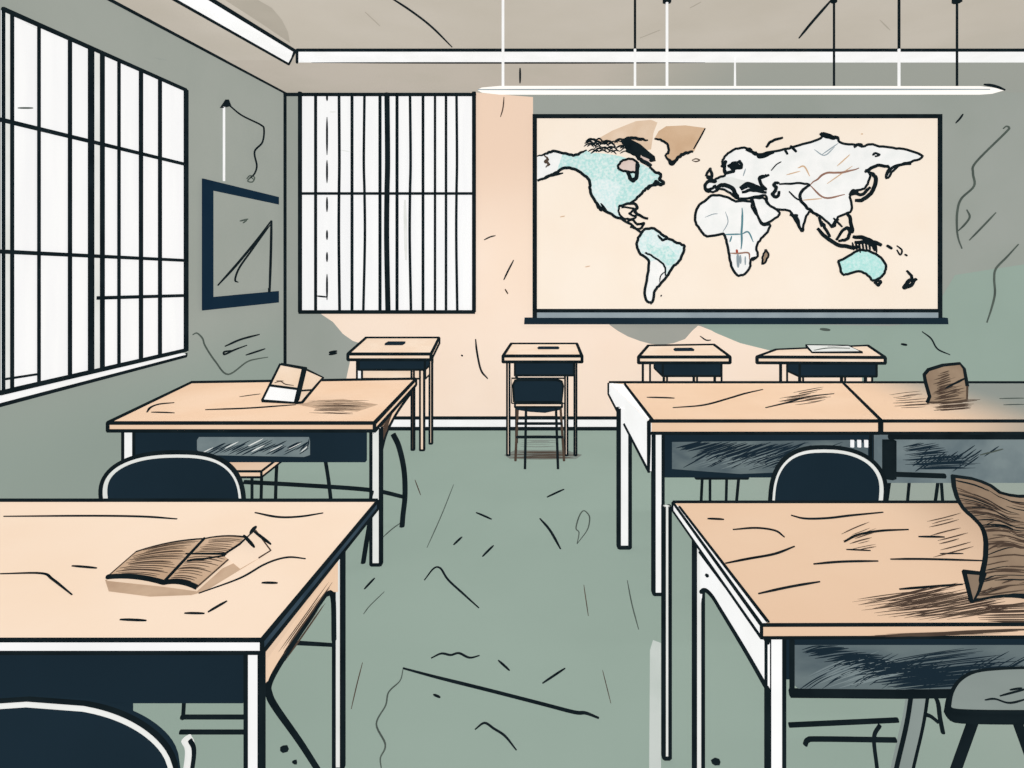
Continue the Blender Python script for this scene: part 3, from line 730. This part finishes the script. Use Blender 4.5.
m.hatch(fp, (672, 448), (760, 474), (700, 441), (850, 442), 46, 1.2, NAVY, .3); m.hatch(fp, (680, 466), (740, 472), (740, 446), (830, 450), 18, .9, PANELG, .3)
for k in range(48):
    x = 672+k*3.0+random.uniform(-2, 2); u = random.uniform(0, .5); L_ = random.uniform(.3, .5)
    m.stroke(fp, [(x+50*u, 469-27*u), (x+50*(u+L_), 469-27*(u+L_))], random.uniform(.7, 1.2), NAVY, taper=.8)
for x in (852, 859, 866): m.tube([fp(x, 440), fp(x, 447)], ir(yp, 4), WHITE)
m.build('front_panel', d4)
m = MB()
a, b = V((FL.x-.001, yF-.002, z-.002)), V((BL.x-.001, yBk, z-.002))
poly = [a, b, b+V((0, 0, -.065)), a+V((0, 0, -.225))]
m.prism(poly, V((.012, 0, 0)), WHITE); m.tube([b, poly[2], poly[3], a], ir(3.0, 3.6)); m.build('side_apron', d4)
pxleg(d4, 654, 663, yF+.01, .03, z-.056, WHITE, 3.6)
pxleg(d4, 619, 630, 3.17, .03, z-.056, WHITE, 4.2)
legbox(d4, FR.x-.07, FR.x-.03, yF+.09, .03, z-.056); legbox(d4, BR.x-.10, BR.x-.06, 3.4, .03, z-.056)

FL, BL = G(881.5, 421, z), G(843, 383, z)
FR, BR = V((FL.x+1.25, yF, z)), V((BL.x+1.25, yBk, z))
d5 = thing('school_desk', 'desk fading to grey, right of the white-sided desk, small curled card on it', 'desk', V(((FL.x+FR.x)/2, (yF+yBk)/2, 0)), 'large school desks')
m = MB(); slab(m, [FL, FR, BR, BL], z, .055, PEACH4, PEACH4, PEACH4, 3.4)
m.hatch(gt, c([(690, 182)])[0], c([(700, 215)])[0], c([(790, 170)])[0], c([(800, 212)])[0], 10, .9, BINK, .4)
m.hatch(gt, c([(780, 200)])[0], c([(800, 222)])[0], c([(920, 190)])[0], c([(900, 214)])[0], 12, 1.2, BINK, .3)
m.stroke(gt, c([(965, 190), (1024, 189)]), 1.6, GINK); m.stroke(gt, c([(975, 205), (1024, 204)]), 1.4, GINK)
m.build('desk_top', d5)
m = MB()
m.box(FL.x+.01, FR.x-.04, yp, yp+.03, z-.30, z-.055, PANELG)
m.tube([W(889, 440, yp-.01), W(889, 478, yp-.01)], ir(yp, 13)); m.tube([W(889, 437, yp-.01), W(1060, 437, yp-.01)], ir(yp, 5)); m.tube([W(885, 474, yp-.01), W(945, 476, yp-.01)], ir(yp, 5))
m.hatch(fp, (898, 448), (905, 470), (930, 440), (1000, 468), 28, 1.1, NAVY, .4)
for k in range(26):
    x = 898+k*2.6+random.uniform(-2, 2); u = random.uniform(0, .6); L_ = random.uniform(.25, .4)
    m.stroke(fp, [(x+40*u, 472-28*u), (x+40*(u+L_), 472-28*(u+L_))], random.uniform(.7, 1.2), NAVY, taper=.8)
m.stroke(fp, [(980, 455), (1003, 449)], 1.4, GINK)
m.build('front_panel', d5)
legbox(d5, FL.x+.02, FL.x+.06, yF+.09, .03, z-.056, NAVY); legbox(d5, BL.x+.03, BL.x+.07, 3.4, .03, z-.056); legbox(d5, FR.x-.08, FR.x-.04, yF+.05, .03, z-.056); legbox(d5, BR.x-.16, BR.x-.12, 3.4, .03, z-.056)

# ================================================================ SMALL DESKS ALONG THE BACK
def small_desk(label, quad, Yf, Yb, legs, under=None, slot=None):
    fl, fr, br, bl = [W(*p, Y) for p, Y in zip(quad, (Yf, Yf, Yb, Yb))]
    t = thing('lift_lid_desk', label, 'desk', V(((fl.x+fr.x)/2, (Yf+Yb)/2, 0)), 'small lift-lid desks along the back wall')
    th = V((0, 0, -.045)); m = MB()
    q = [fl, fr, br, bl]; b = [p+th for p in q]
    m.hexa(b, q, PEACH5); m.inkhex(b, q, ir(Yf, 3.4))
    n = lambda u, v: fl.lerp(fr, u).lerp(bl.lerp(br, u), v)+V((0, -.002, .004))
    if slot:
        u0, u1, v0, v1 = slot
        m.face([n(u0+.02, v0), n(u1-.02, v0), n(u1, (v0+v1)/2), n(u1-.02, v1), n(u0+.02, v1), n(u0, (v0+v1)/2)], NAVY)
    m.build('lid', t)
    m = MB(); zb = min(fl.z, fr.z)-.045
    x0, x1 = max(fl.x, bl.x)+.05, min(fr.x, br.x)-.05
    m.box(x0, x1, Yf+.03, Yb-.03, zb-(.085 if under else .11), zb-.0, NAVY, ir(Yf, 2.4)); m.build('desk_box', t)
    if under:
        m = MB(); m.box(x0, x1, Yf+.05, Yb-.05, zb-.16, zb-.087, PEACH5, ir(Yf, 2.0)); m.build('shelf', t)
    for p0, p1, Y, mm in legs:
        legbox(t, (p0-CX)*Y/F, (p1-CX)*Y/F, Y, .016, zb-.001, mm, 2.2)
    return t
sdA = small_desk('small lift-lid desk by the corner behind the left desk', [(348, 354), (431, 354), (439, 338), (366, 338)], 4.74, 5.14,
           [(357, 362, 4.78, WHITE), (420, 424, 4.78, PEACH5), (429.5, 432, 4.95, PEACH5), (411.5, 414, 4.79, BINK), (376, 378, 5.06, PEACH5)], True, (.33, .6, .5, .75))
sdB = small_desk('small lift-lid desk standing alone mid-aisle with a chair in front', [(503, 356), (582, 356), (577, 344), (511, 344)], 4.62, 5.06,
           [(507, 509.5, 4.66, WALLP), (565, 567.5, 4.66, WALLP), (574.5, 576.5, 4.66, WALLP), (516, 517, 4.98, PEACH5)], False, (.41, .73, .5, .75))
sdC = small_desk('small lift-lid desk just right of the aisle below the map', [(638.5, 357), (730, 357), (714, 345), (648, 346)], 4.70, 5.10,
           [(643, 650, 4.74, WALLP), (715, 721.5, 4.74, WALLP), (664, 667, 5.02, PEACH5), (694, 697, 5.02, PEACH5)], False, (.38, .66, .45, .75))
sdD = small_desk('wide small desk rightmost under the map with papers on its lid', [(757, 357), (885, 357.5), (868, 346), (776, 350)], 4.72, 5.10,
           [(781, 787, 4.76, WALLP), (866, 872, 4.76, WALLP), (800, 803, 5.02, PEACH5), (842, 845, 5.02, PEACH5)], False, None)
# paper on the last one
t = thing('paper_sheet', 'pale sheet lying on the wide small desk below the map', 'paper', W(835, 352, 4.95))
m = MB()
def lidD(a, b):   # point on the sloping lid of that desk, a hair above
    fl, bl = W(757, 357, 4.72), W(776, 350, 5.10)
    k0 = (b-CY)/F; dz = (bl.z-fl.z)/(bl.y-fl.y)
    fr, br = W(885, 357.5, 4.72), W(868, 346, 5.10)
    u = (a-757)/128; z0 = fl.z+(fr.z-fl.z)*u; z1 = bl.z+(br.z-bl.z)*u; dz = (z1-z0)/.38
    Y = (EYE-z0+dz*4.72)/(k0+dz)
    return W(a, b, Y)+V((0, 0, .012))
q = [lidD(*p) for p in [(812, 354), (862, 353.5), (848, 347), (806, 346.5)]]
m.prism(q, V((0, 0, -.008)), OFFW, ink=ir(4.9, 2.0)); m.stroke(lambda a, b: lidD(a, b)+V((0, 0, .003)), [(814, 352), (828, 350), (850, 350)], 1.2, GINK)
m.build('sheet', t)

# ================================================================ CHAIRS
def chair(label, cx, Y, wid, top, rad, seat_m=PEACH2, lean=.05, seat=.45, legw=4.2, power=2.6, drop=0.0, zb=.50, bow=.05, rim=5.0, seatd=.36):
    """chair seen from behind, facing away from the viewer"""
    t = thing('school_chair', label, 'chair', V((cx, Y+.2, 0)), 'dark-backed school chairs')
    hw = wid/2; out = [(-hw+.002, zb)]; n = 40
    for i in range(n+1):
        a = i/n*2-1; a = math.pi*(.5+.5*(.35*a+.65*abs(a)**(power/2)*math.copysign(1, a))) if power > 3 else math.pi*i/n; cs, sn = math.cos(a), math.sin(a)
        out.append((-hw*math.copysign(abs(cs)**(2/power), cs), top-rad+rad*abs(sn)**(2/power)-drop*abs(math.copysign(abs(cs)**(2/power), cs))**3*abs(sn)**.2))
    out.append((hw-.002, zb))
    def P(x, z, d=0.0): return V((cx+x, Y+bow*(1-(x/hw)**2)-lean*(z-zb)/(top-zb)*1.0+d, z))
    m = MB()
    fp = [P(x, z) for x, z in out]; bp = [P(x, z, .018) for x, z in out]
    cen = P(0, (zb+top)/2); cenb = P(0, (zb+top)/2, .018)
    N = len(out)
    for i in range(N):
        j = (i+1) % N
        m.face([fp[i], fp[j], cen], NAVY, False); m.face([bp[j], bp[i], cenb], NAVY, False); m.face([fp[j], fp[i], bp[i], bp[j]], NAVY)
    bk = m.build('backrest', t)
    m = MB(); r1 = ir(Y, rim)
    def offs(k, d): 
        res = []
        for i in range(N):
            a = V(out[max(0, i-1)]); b = V(out[min(N-1, i+1)]); tt = (b-a).normalized(); nn = V((-tt.y, tt.x))
            q = V(out[i])+nn*k; res.append(P(max(-hw*1.2, min(hw*1.2, q.x)), q.y, d))
        return res
    m.tube(offs(r1*.4, -.004), r1, OFFW, 8); o = m.build('rim', bk); o['label'] = 'white rim of the backrest'
    m = MB(); ro = ir(Y, 4.4)
    m.tube(offs(r1*1.4+ro*.6, -.002), ro, INK, 8); m.build('back_frame', t)
    m = MB()
    y0 = Y+.06+bow*.3
    sq = [V((cx-hw*.86, y0, seat)), V((cx+hw*.86, y0, seat)), V((cx+hw*.92, y0+seatd, seat)), V((cx-hw*.92, y0+seatd, seat))]
    sb = [p+V((0, 0, -.03)) for p in sq]
    m.hexa(sb, sq, seat_m); m.inkhex(sb, sq, ir(Y, 3)); m.build('seat', t)
    for s in (-1, 1):
        m = MB(); m.tube(catmull([V((cx+s*hw*.9, y0+.03, seat-.025)), V((cx+s*hw*.98, y0+.01, .22)), V((cx+s*hw*1.02, y0-.02, .008))]), ir(Y, legw)); m.build('leg', t)
        m = MB(); m.tube(catmull([V((cx+s*hw*.8, y0+seatd-.05, seat-.025)), V((cx+s*hw*.88, y0+seatd-.02, .22)), V((cx+s*hw*.92, y0+seatd+.01, .008))]), ir(Y, legw)); m.build('leg', t)
        m = MB(); m.tube([V((cx+s*hw*.9, Y+.02, zb+.06)), V((cx+s*hw*.9, y0+.01, seat-.01))], ir(Y, legw*1.1)); m.build('support_post', t)
        m = MB(); m.tube([V((cx+s*hw*.97, y0+.01, .20)), V((cx+s*hw*.88, y0+seatd-.02, .20))], ir(Y, legw*.8)); m.build('stretcher', t)
    return t
Yc = 2.2
chair('navy chair between the two left desks, rounded back with white rim', (178.5-CX)*Yc/F, Yc, 132*Yc/F, EYE-(456-CY)*Yc/F, .15, power=2.9, rim=3.8)
chair('navy chair between the two right desks, narrow rounded back', (823-CX)*Yc/F, Yc, 105*Yc/F, EYE-(451-CY)*Yc/F, .16, power=2.8, rim=3.8)
Yc = 1.02
fc = chair('navy chair nearest the viewer in front of the left front desk', (30-CX)*Yc/F, Yc, 312*Yc/F, EYE-(703-CY)*Yc/F, 0.13, power=7.5, drop=.035, rim=6, seatd=.28, seat=.36)
m = MB(); pb = [W(186, 738, 1.0), W(190, 752, 1.0), W(184, 800, 1.0), W(182, 880, 1.0)]
m.tube(catmull(pb), ir(1.0, 9), OFFW, 8); m.tube(catmull([p+V((.009, -.004, 0)) for p in pb]), ir(1.0, 4)); m.build('support_post', fc)

# low chair at the middle small desk
Yk = 4.36; t = thing('low_chair', 'little dark-backed chair tucked at the small desk mid-aisle', 'chair', V(((539-CX)*Yk/F, Yk+.1, 0)), 'dark-backed school chairs')
kx = lambda px: (px-CX)*Yk/F
kz = lambda py: EYE-(py-CY)*Yk/F
m = MB()
poly = [V((kx(a), Yk, kz(b))) for a, b in [(514, 402), (513, 385), (515, 381), (520, 380), (557, 380), (562, 382), (563, 386), (562, 402)]]
m.prism(poly, V((0, .02, 0)), NAVY, ink=ir(Yk, 2.4)); m.build('backrest', t)
m = MB(); m.prism([V((kx(a), Yk+.022, kz(b))) for a, b in [(511.5, 404), (511.5, 379), (564.5, 379), (564.5, 404)]], V((0, .012, 0)), PEACH5, ink=ir(Yk, 1.4)); m.build('back_frame', t)
m = MB(); b_ = [V((kx(a), y, kz(407))) for a, y in [(515, Yk+.0), (562, Yk+.0), (560, Yk+.19), (517, Yk+.19)]]; q_ = [p+V((0, 0, .028)) for p in b_]
m.hexa(b_, q_, PEACH5, [PEACH5, PEACH5, PEACH5, PEACH5, PEACH5, PEACH5]); m.inkhex(b_, q_, ir(Yk, 2.4))
m.prism([V((kx(a), Yk+.03, kz(b))) for a, b in [(514, 408), (562, 408), (560, 411), (545, 414), (530, 413), (517, 411)]], V((0, .1, 0)), NAVY)
m.build('seat', t)
for a, b, dy in [(526, 525, 0), (556, 558, 0), (517, 514.5, .17), (561, 565, .17)]:
    m = MB(); m.tube([V((kx(a), Yk+dy+.01, kz(408))), V((kx(b), Yk+dy, .008))], ir(Yk, 3.0), BINK if dy else INK); m.build('leg', t)
for y, x0, x1, dy in [(417, 526, 556, 0), (444, 515, 564, .17), (430, 516, 563, .17)]:
    m = MB(); m.tube([V((kx(x0), Yk+dy, kz(y))), V((kx(x1), Yk+dy, kz(y)))], ir(Yk, 3.0 if dy else 2.2)); m.build('stretcher', t)

# stools under the desks
def stool(label, cx, Y, w, seat, px_legs, mseat, dep=.26, tall=False):
    t = thing('stool', label, 'stool', V((cx, Y+dep/2, 0)), 'low wooden stools under the desks')
    m = MB()
    b = [V((cx-w/2, Y, seat-.03)), V((cx+w/2, Y, seat-.03)), V((cx+w/2, Y+dep, seat-.03)), V((cx-w/2, Y+dep, seat-.03))]
    q = [p+V((0, 0, .03)) for p in b]; m.hexa(b, q, mseat); m.inkhex(b, q, ir(Y, 2.4)); m.build('seat', t)
    for a, dx, yy in px_legs:
        m = MB(); m.tube([V((a, yy, seat-.02)), V((a+dx, yy, .006))], ir(Y, 3.0)); m.build('leg', t)
    m = MB(); a = px_legs[0]; b_ = px_legs[1]
    m.tube([V((a[0]+a[1]*.5, a[2], seat*.5)), V((b_[0]+b_[1]*.5, b_[2], seat*.5))], ir(Y, 3)); m.build('stretcher', t)
    return t
def sx(px, Y): return (px-CX)*Y/F
Y0 = 3.08
stool('low wooden stool half hidden under the left windows desk', sx(238, Y0), Y0, .24, .445, [(sx(222, Y0), -.02, Y0+.03), (sx(259, Y0), -.01, Y0+.03), (sx(252, Y0+.2), 0, Y0+.2), (sx(228, Y0+.2), 0, Y0+.2)], PEACH2, .24)
Y0 = 3.02
stool('dark stool legs under the white-sided right desk, left of the chair', sx(722, Y0), Y0, .26, .46, [(sx(704, Y0), -.02, Y0+.03), (sx(741, Y0), -.04, Y0+.03), (sx(727, Y0+.2), -.01, Y0+.2), (sx(710, Y0+.2), 0, Y0+.2)], NAVY, .24)
stool('dark stool legs under the greyish right desk, right of the chair', sx(920, Y0), Y0, .32, .46, [(sx(894, Y0), -.06, Y0+.03), (sx(943, Y0), -.06, Y0+.03), (sx(911, Y0+.2), -.04, Y0+.2), (sx(940, Y0+.2), .03, Y0+.2)], NAVY, .24)

# tall grey stool bottom right
zs = .70
t = thing('tall_stool', 'grey rounded stool seat with dark splayed legs, front right corner', 'stool', V((.95, 1.17, 0)))
m = MB(); g = GF(zs)
out = [(949, 707), (952, 692), (960, 680), (975, 672), (1000, 669), (1030, 668), (1056, 668), (1072, 676), (1082, 690), (1084, 707), (1070, 711), (1020, 712), (960, 711)]
P = catmull([g(*p) for p in out+[out[0]]], 4)[:-1]
m.prism(P[::-1], V((0, 0, -.022)), GREYTUBE, INK)
m.tube(P+[P[0]], ir(1.15, 3.2))
Pb = [p-V((0, 0, .013)) for p in P]; m.tube(Pb+[Pb[0]], ir(1.12, 9))
for a in ([(1000, 696), (1030, 688)], [(985, 700), (995, 699), (1010, 703), (1030, 698)], [(1010, 690), (1022, 688)]): m.stroke(GF(zs+.001), a, 1.8)
m.build('seat', t)
Yt = 1.14
for a, b, Y in [((976, 718), (935, 800), Yt), ((1058, 718), (1090, 800), Yt), ((1006, 728), (1040, 775), 1.20), ((1046, 718), (1040, 800), 1.20)]:
    p0 = W(*a, Y); p1 = W(*b, Y); p0.z = zs-.025
    d = (p1-p0); p1 = p0+d*((p0.z-.008)/-d.z) if abs(d.z) > 1e-6 else p1
    p1.x = p0.x+max(-.24, min(.24, p1.x-p0.x))
    m = MB(); m.tube([p0, p0.lerp(p1, .5), p1], ir(Y, 9), taper=0); m.build('leg', t)
m = MB(); m.tube([V((.74, Yt, .33)), V((1.12, Yt, .33))], ir(Yt, 5)); m.build('stretcher', t)

# ================================================================ PAPERS AND BOOKS
# ---- open book lying on the front left desk
z = .78; c = lambda p: cf(p, 0, 480, 2.6667); gz = lambda a, b: G(a, b, z)
t = thing('open_book', 'worn open book lying flat on the front left desk', 'book', gz(180, 570))
sp0, sp1 = [gz(*p) for p in c([(437, 286), (545, 168)])]
l0, l1 = [gz(*p) for p in c([(286, 270), (362, 203)])]
r0, r1 = [gz(*p) for p in c([(525, 298), (672, 166)])]
def leaf(o0, o1, name):
    m = MB(); n = 8
    hz = lambda f: .0085+.009*math.sin(math.pi*min(1, f*.9+.06))**.8
    a = [sp0.lerp(o0, i/n)+V((0, 0, hz(i/n))) for i in range(n+1)]; b = [sp1.lerp(o1, i/n)+V((0, 0, hz(i/n))) for i in range(n+1)]
    for i in range(n):
        m.face([a[i], a[i+1], b[i+1], b[i]], TANP, True)
        for row in (a, b):
            m.face([row[i], row[i+1], row[i+1]*1-V((0, 0, row[i+1].z-z-.001)), row[i]-V((0, 0, row[i].z-z-.001))], PAGE)
    m.face([a[n], b[n], b[n]-V((0, 0, hz(1)-.001)), a[n]-V((0, 0, hz(1)-.001))], PAGE)
    m.tube(a, ir(1.45, 4.4)); m.tube(b, ir(1.6, 2.0)); m.tube([a[n], b[n]], ir(1.5, 1.6), BINK)
    for k in range(22):
        f = (k+.5+random.uniform(-.4, .4))/22
        s0, s1 = random.uniform(0.02, .2), random.uniform(.75, 1)
        pts = []
        for q in range(6):
            u = (s0+(s1-s0)*q/5); i = min(n-1, int(u*n)); g_ = u*n-i
            pts.append(a[i].lerp(a[i+1], g_).lerp(b[i].lerp(b[i+1], g_), f)+V((0, 0, .001)))
        m.tube(pts, ir(1.5, random.uniform(.7, 1.3)), BINK, 4, .6)
    if name == 'right':
        m.tube([a[1].lerp(b[1], .42)+V((0, 0, .002)), a[4].lerp(b[4], .44)+V((0, 0, .002)), a[8].lerp(b[8], .62)+V((0, 0, .002))], ir(1.5, 2.2))
    return m.build('page_block', t)
leaf(l0, l1, 'left'); leaf(r0, r1, 'right')
m = MB(); m.tube([sp0+V((0, 0, .012)), sp1+V((0, 0, .012))], ir(1.5, 3.2)); m.build('spine', t)
m = MB()
q = [gz(*p)+V((0, 0, h)) for p, h in zip(c([(600, 222), (655, 172), (682, 156), (722, 192), (690, 212), (640, 240)]), (.018, .02, .022, .004, .004, .004))]
m.face(q, PEACH1); m.face([p-V((0, 0, .001)) for p in q][::-1], PEACH1); m.tube(q[2:5], ir(1.6, 1.5), BINK)
lz = lambda a, b: gz(a, b)+V((0, 0, .024))
m.stroke(lz, c([(495, 222), (600, 222), (640, 195), (668, 168)]), 2.2, None, False); m.stroke(lz, c([(650, 172), (678, 204)]), 3.0)
m.stroke(lz, c([(668, 166), (682, 148)]), 3.8, None, True, .4); m.stroke(lz, c([(676, 160), (722, 196)]), 2.6)
m.build('loose_page', t)

# ---- upright open book on the second left desk
z = .73; c = lambda p: cf(p, 90, 330, 2.844)
t = thing('open_book', 'open book propped upright on the desk below the left windows', 'book', G(290, 402, z))
pts = c([(490, 196), (585, 212), (608, 110), (541, 98), (515, 155), (597, 172), (662, 136), (603, 206)])
Ys = G(*pts[1], z).y
A0, A1 = W(*pts[0], Ys+.05), W(*pts[1], Ys); A0.z = A1.z = z+.009
T1, T0 = W(*pts[2], Ys+.10), W(*pts[3], Ys+.15)
m = MB(); dv = V((.004, .018, 0))
m.prism([A0, A1, T1, T0], dv, PAGE, ink=ir(Ys, 3.2))
M0, M1 = A0.lerp(T0, .42), A1.lerp(T1, .40); of = V((0, -.003, 0))
m.tube([M0+of, M1+of], ir(Ys, 2.6))
m.face([A0+of, A1+of, M1+of, M0+of], WHITE)
fn = lambda a, b: A0.lerp(A1, a).lerp(T0.lerp(T1, a), b)+V((0, -.004, 0))
m.stroke(fn, [(.12, .5), (.3, .56), (.5, .5), (.8, .49)], 1.0, BINK); m.stroke(fn, [(.15, .56), (.4, .58)], .9, BINK)
m.build('page_block', t)
m = MB()
O0, O1 = W(*pts[7], Ys+.02), W(*pts[6], Ys+.22)
m.prism([A1, O0+V((.0, 0, .0)), O1, T1], V((-.006, .016, 0)), PAGE, ink=ir(Ys, 3.0))
m.tube([A1.lerp(T1, .35)+V((.002, -.003, 0)), O0.lerp(O1, .5)+V((.002, -.003, 0))], ir(Ys, 2.0)); m.build('page_block', t)
m = MB(); m.tube([A1, T1], ir(Ys, 4.4)); m.build('spine', t)

# ---- big curled brown sheet on the front right desk
z = .78; Yp = (EYE-z)*F/(603-CY)
t = thing('curled_sheet', 'large curled brown sheet standing on the front right desk', 'paper', W(1010, 603, Yp))
m = MB(); nz = 18
left = catmull([V((a, b, 0)) for a, b in [(953, 476), (955, 492), (963, 508), (976, 520), (984, 532), (986, 550), (983, 570), (977, 588), (970, 603)]], 3)
topz = [(953, 476), (975, 479), (990, 485), (1002, 494), (1024, 497), (1060, 490), (1090, 486)]
nx = 14; grid = []
import bisect
def topy(x):
    for (a, b), (c_, d) in zip(topz, topz[1:]):
        if a <= x <= c_: return b+(d-b)*(x-a)/(c_-a)
    return topz[-1][1]
rows = 20
for i in range(rows+1):
    f = i/rows; p = left[min(len(left)-1, round(f*(len(left)-1)))]
    row = []
    for j in range(nx+1):
        g_ = j/nx; x = p.x+(1085-p.x)*g_
        y0 = topy(953+(1085-953)*g_); y = y0+(603-y0)*((p.y-476)/127)
        y = y+(0 if i < rows else 0)
        dep = .05*math.sin(f*5.0+.4)*(1-.5*g_)+.10*math.sin(g_*2.6)*(1-f*.6)-.02*math.cos(f*9)*(1-g_)
        Yd = Yp+dep*(1-f**3)+.02*math.sin(g_*5)*f
        q = W(x, y, Yd)
        if i == rows: q.z = z+.007
        q.z = max(q.z, z+.007); row.append(q)
    grid.append(row)
for i in range(rows):
    for j in range(nx): m.face([grid[i][j], grid[i][j+1], grid[i+1][j+1], grid[i+1][j]], BROWN if j > 1 else BROWN, True)
r = ir(Yp, 4.2)
m.tube([g_[0] for g_ in grid], r); m.tube(grid[0], ir(Yp, 3.4)); m.tube(grid[-1], ir(Yp, 5))
for k in range(95):
    f = random.uniform(.02, .98); i = min(rows-1, int(f*rows)); g0 = random.uniform(0, .55) if k % 2 else 0.0; g1 = g0+random.uniform(.12, .5)
    pts = []
    for q in range(6):
        u = min(.999, g0+(g1-g0)*q/5)*nx; j = int(u); ff = f-.05*(q/5)*(1 if i > 3 else -.6); ff = max(.01, min(.99, ff)); ii = min(rows-1, int(ff*rows)); h = ff*rows-ii
        a = grid[ii][j].lerp(grid[ii][j+1], u-j); b = grid[ii+1][j].lerp(grid[ii+1][j+1], u-j)
        pts.append(a.lerp(b, h)+V((0, -.002, 0)))
    m.tube(pts, ir(Yp, random.uniform(.8, 1.7)), BINK if k % 3 else INK, 4, .7)
m.build('sheet', t)
m = MB()
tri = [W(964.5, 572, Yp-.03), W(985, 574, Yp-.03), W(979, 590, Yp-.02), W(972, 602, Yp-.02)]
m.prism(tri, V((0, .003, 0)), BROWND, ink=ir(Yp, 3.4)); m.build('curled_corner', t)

# ---- small curled card on the far right desk
c = lambda p: cf(p, 600, 320, 2.415); Yq = (EYE-.80)*F/(404.5-CY)
t = thing('curled_card', 'small curled brown card standing on the greying right desk', 'paper', W(945, 404, Yq))
m = MB()
out = c([(790, 204), (796, 185), (786, 150), (783, 132), (793, 120), (828, 109), (868, 105), (879, 118), (887, 160), (886, 193), (850, 200)])
def cd(a, b): return W(a, b, Yq+.09*math.sin((a-924)/44*2.2)*(404.5-b)/40)
P = [cd(*p) for p in out]
for p in P: p.z = max(p.z, .810)
m.prism(P, V((0, .008, 0)), BROWN)
m.tube(P[:9], ir(Yq, 3.4)); m.tube(P[8:]+[P[0]], ir(Yq, 2.0), BINK)
cd2 = lambda a, b: cd(a, b)+V((0, -.006, 0))
m.hatch(cd2, c([(800, 190)])[0], c([(800, 135)])[0], c([(880, 165)])[0], c([(870, 112)])[0], 16, 1.1, BINK, .3)
m.hatch(cd2, c([(800, 200)])[0], c([(805, 170)])[0], c([(884, 190)])[0], c([(884, 150)])[0], 10, 1.1, BINK, .3)
m.stroke(cd2, c([(830, 165), (850, 155), (880, 140)]), 2.4)
m.build('card', t)

# ================================================================ LIGHT, WORLD, CAMERA
w = bpy.data.worlds.new('World'); sc.world = w; w.use_nodes = True
w.node_tree.nodes['Background'].inputs[0].default_value = (1, .99, .97, 1); w.node_tree.nodes['Background'].inputs[1].default_value = 1.0
def area(name, loc, rot, size, e):
    l = bpy.data.lights.new(name, 'AREA'); l.energy = e; l.shape = 'RECTANGLE'; l.size, l.size_y = size; o = bpy.data.objects.new(name, l); COL.objects.link(o); o.location = loc; o.rotation_euler = rot
area('pendant_lamp_light', (1.1, YL+.02, 2.44), (0, 0, 0), (2.8, .1), 25)
area('window_daylight', (-2.25, 3.4, 1.9), (0, math.radians(-90), 0), (1.3, 1.3), 15)
cam = bpy.data.cameras.new('Camera'); co = bpy.data.objects.new('Camera', cam); COL.objects.link(co)
co.location = (0, 0, EYE); co.rotation_euler = (math.pi/2, 0, 0)
cam.sensor_width = 36; cam.lens = 36*F/1024; cam.shift_x = (512-CX)/1024; cam.shift_y = (CY-384)/1024; cam.clip_start = .05
sc.camera = co
sc.view_settings.view_transform = 'Standard'; sc.view_settings.look = 'None'
for o in list(bpy.data.objects):
    if 'org' in o: del o['org']
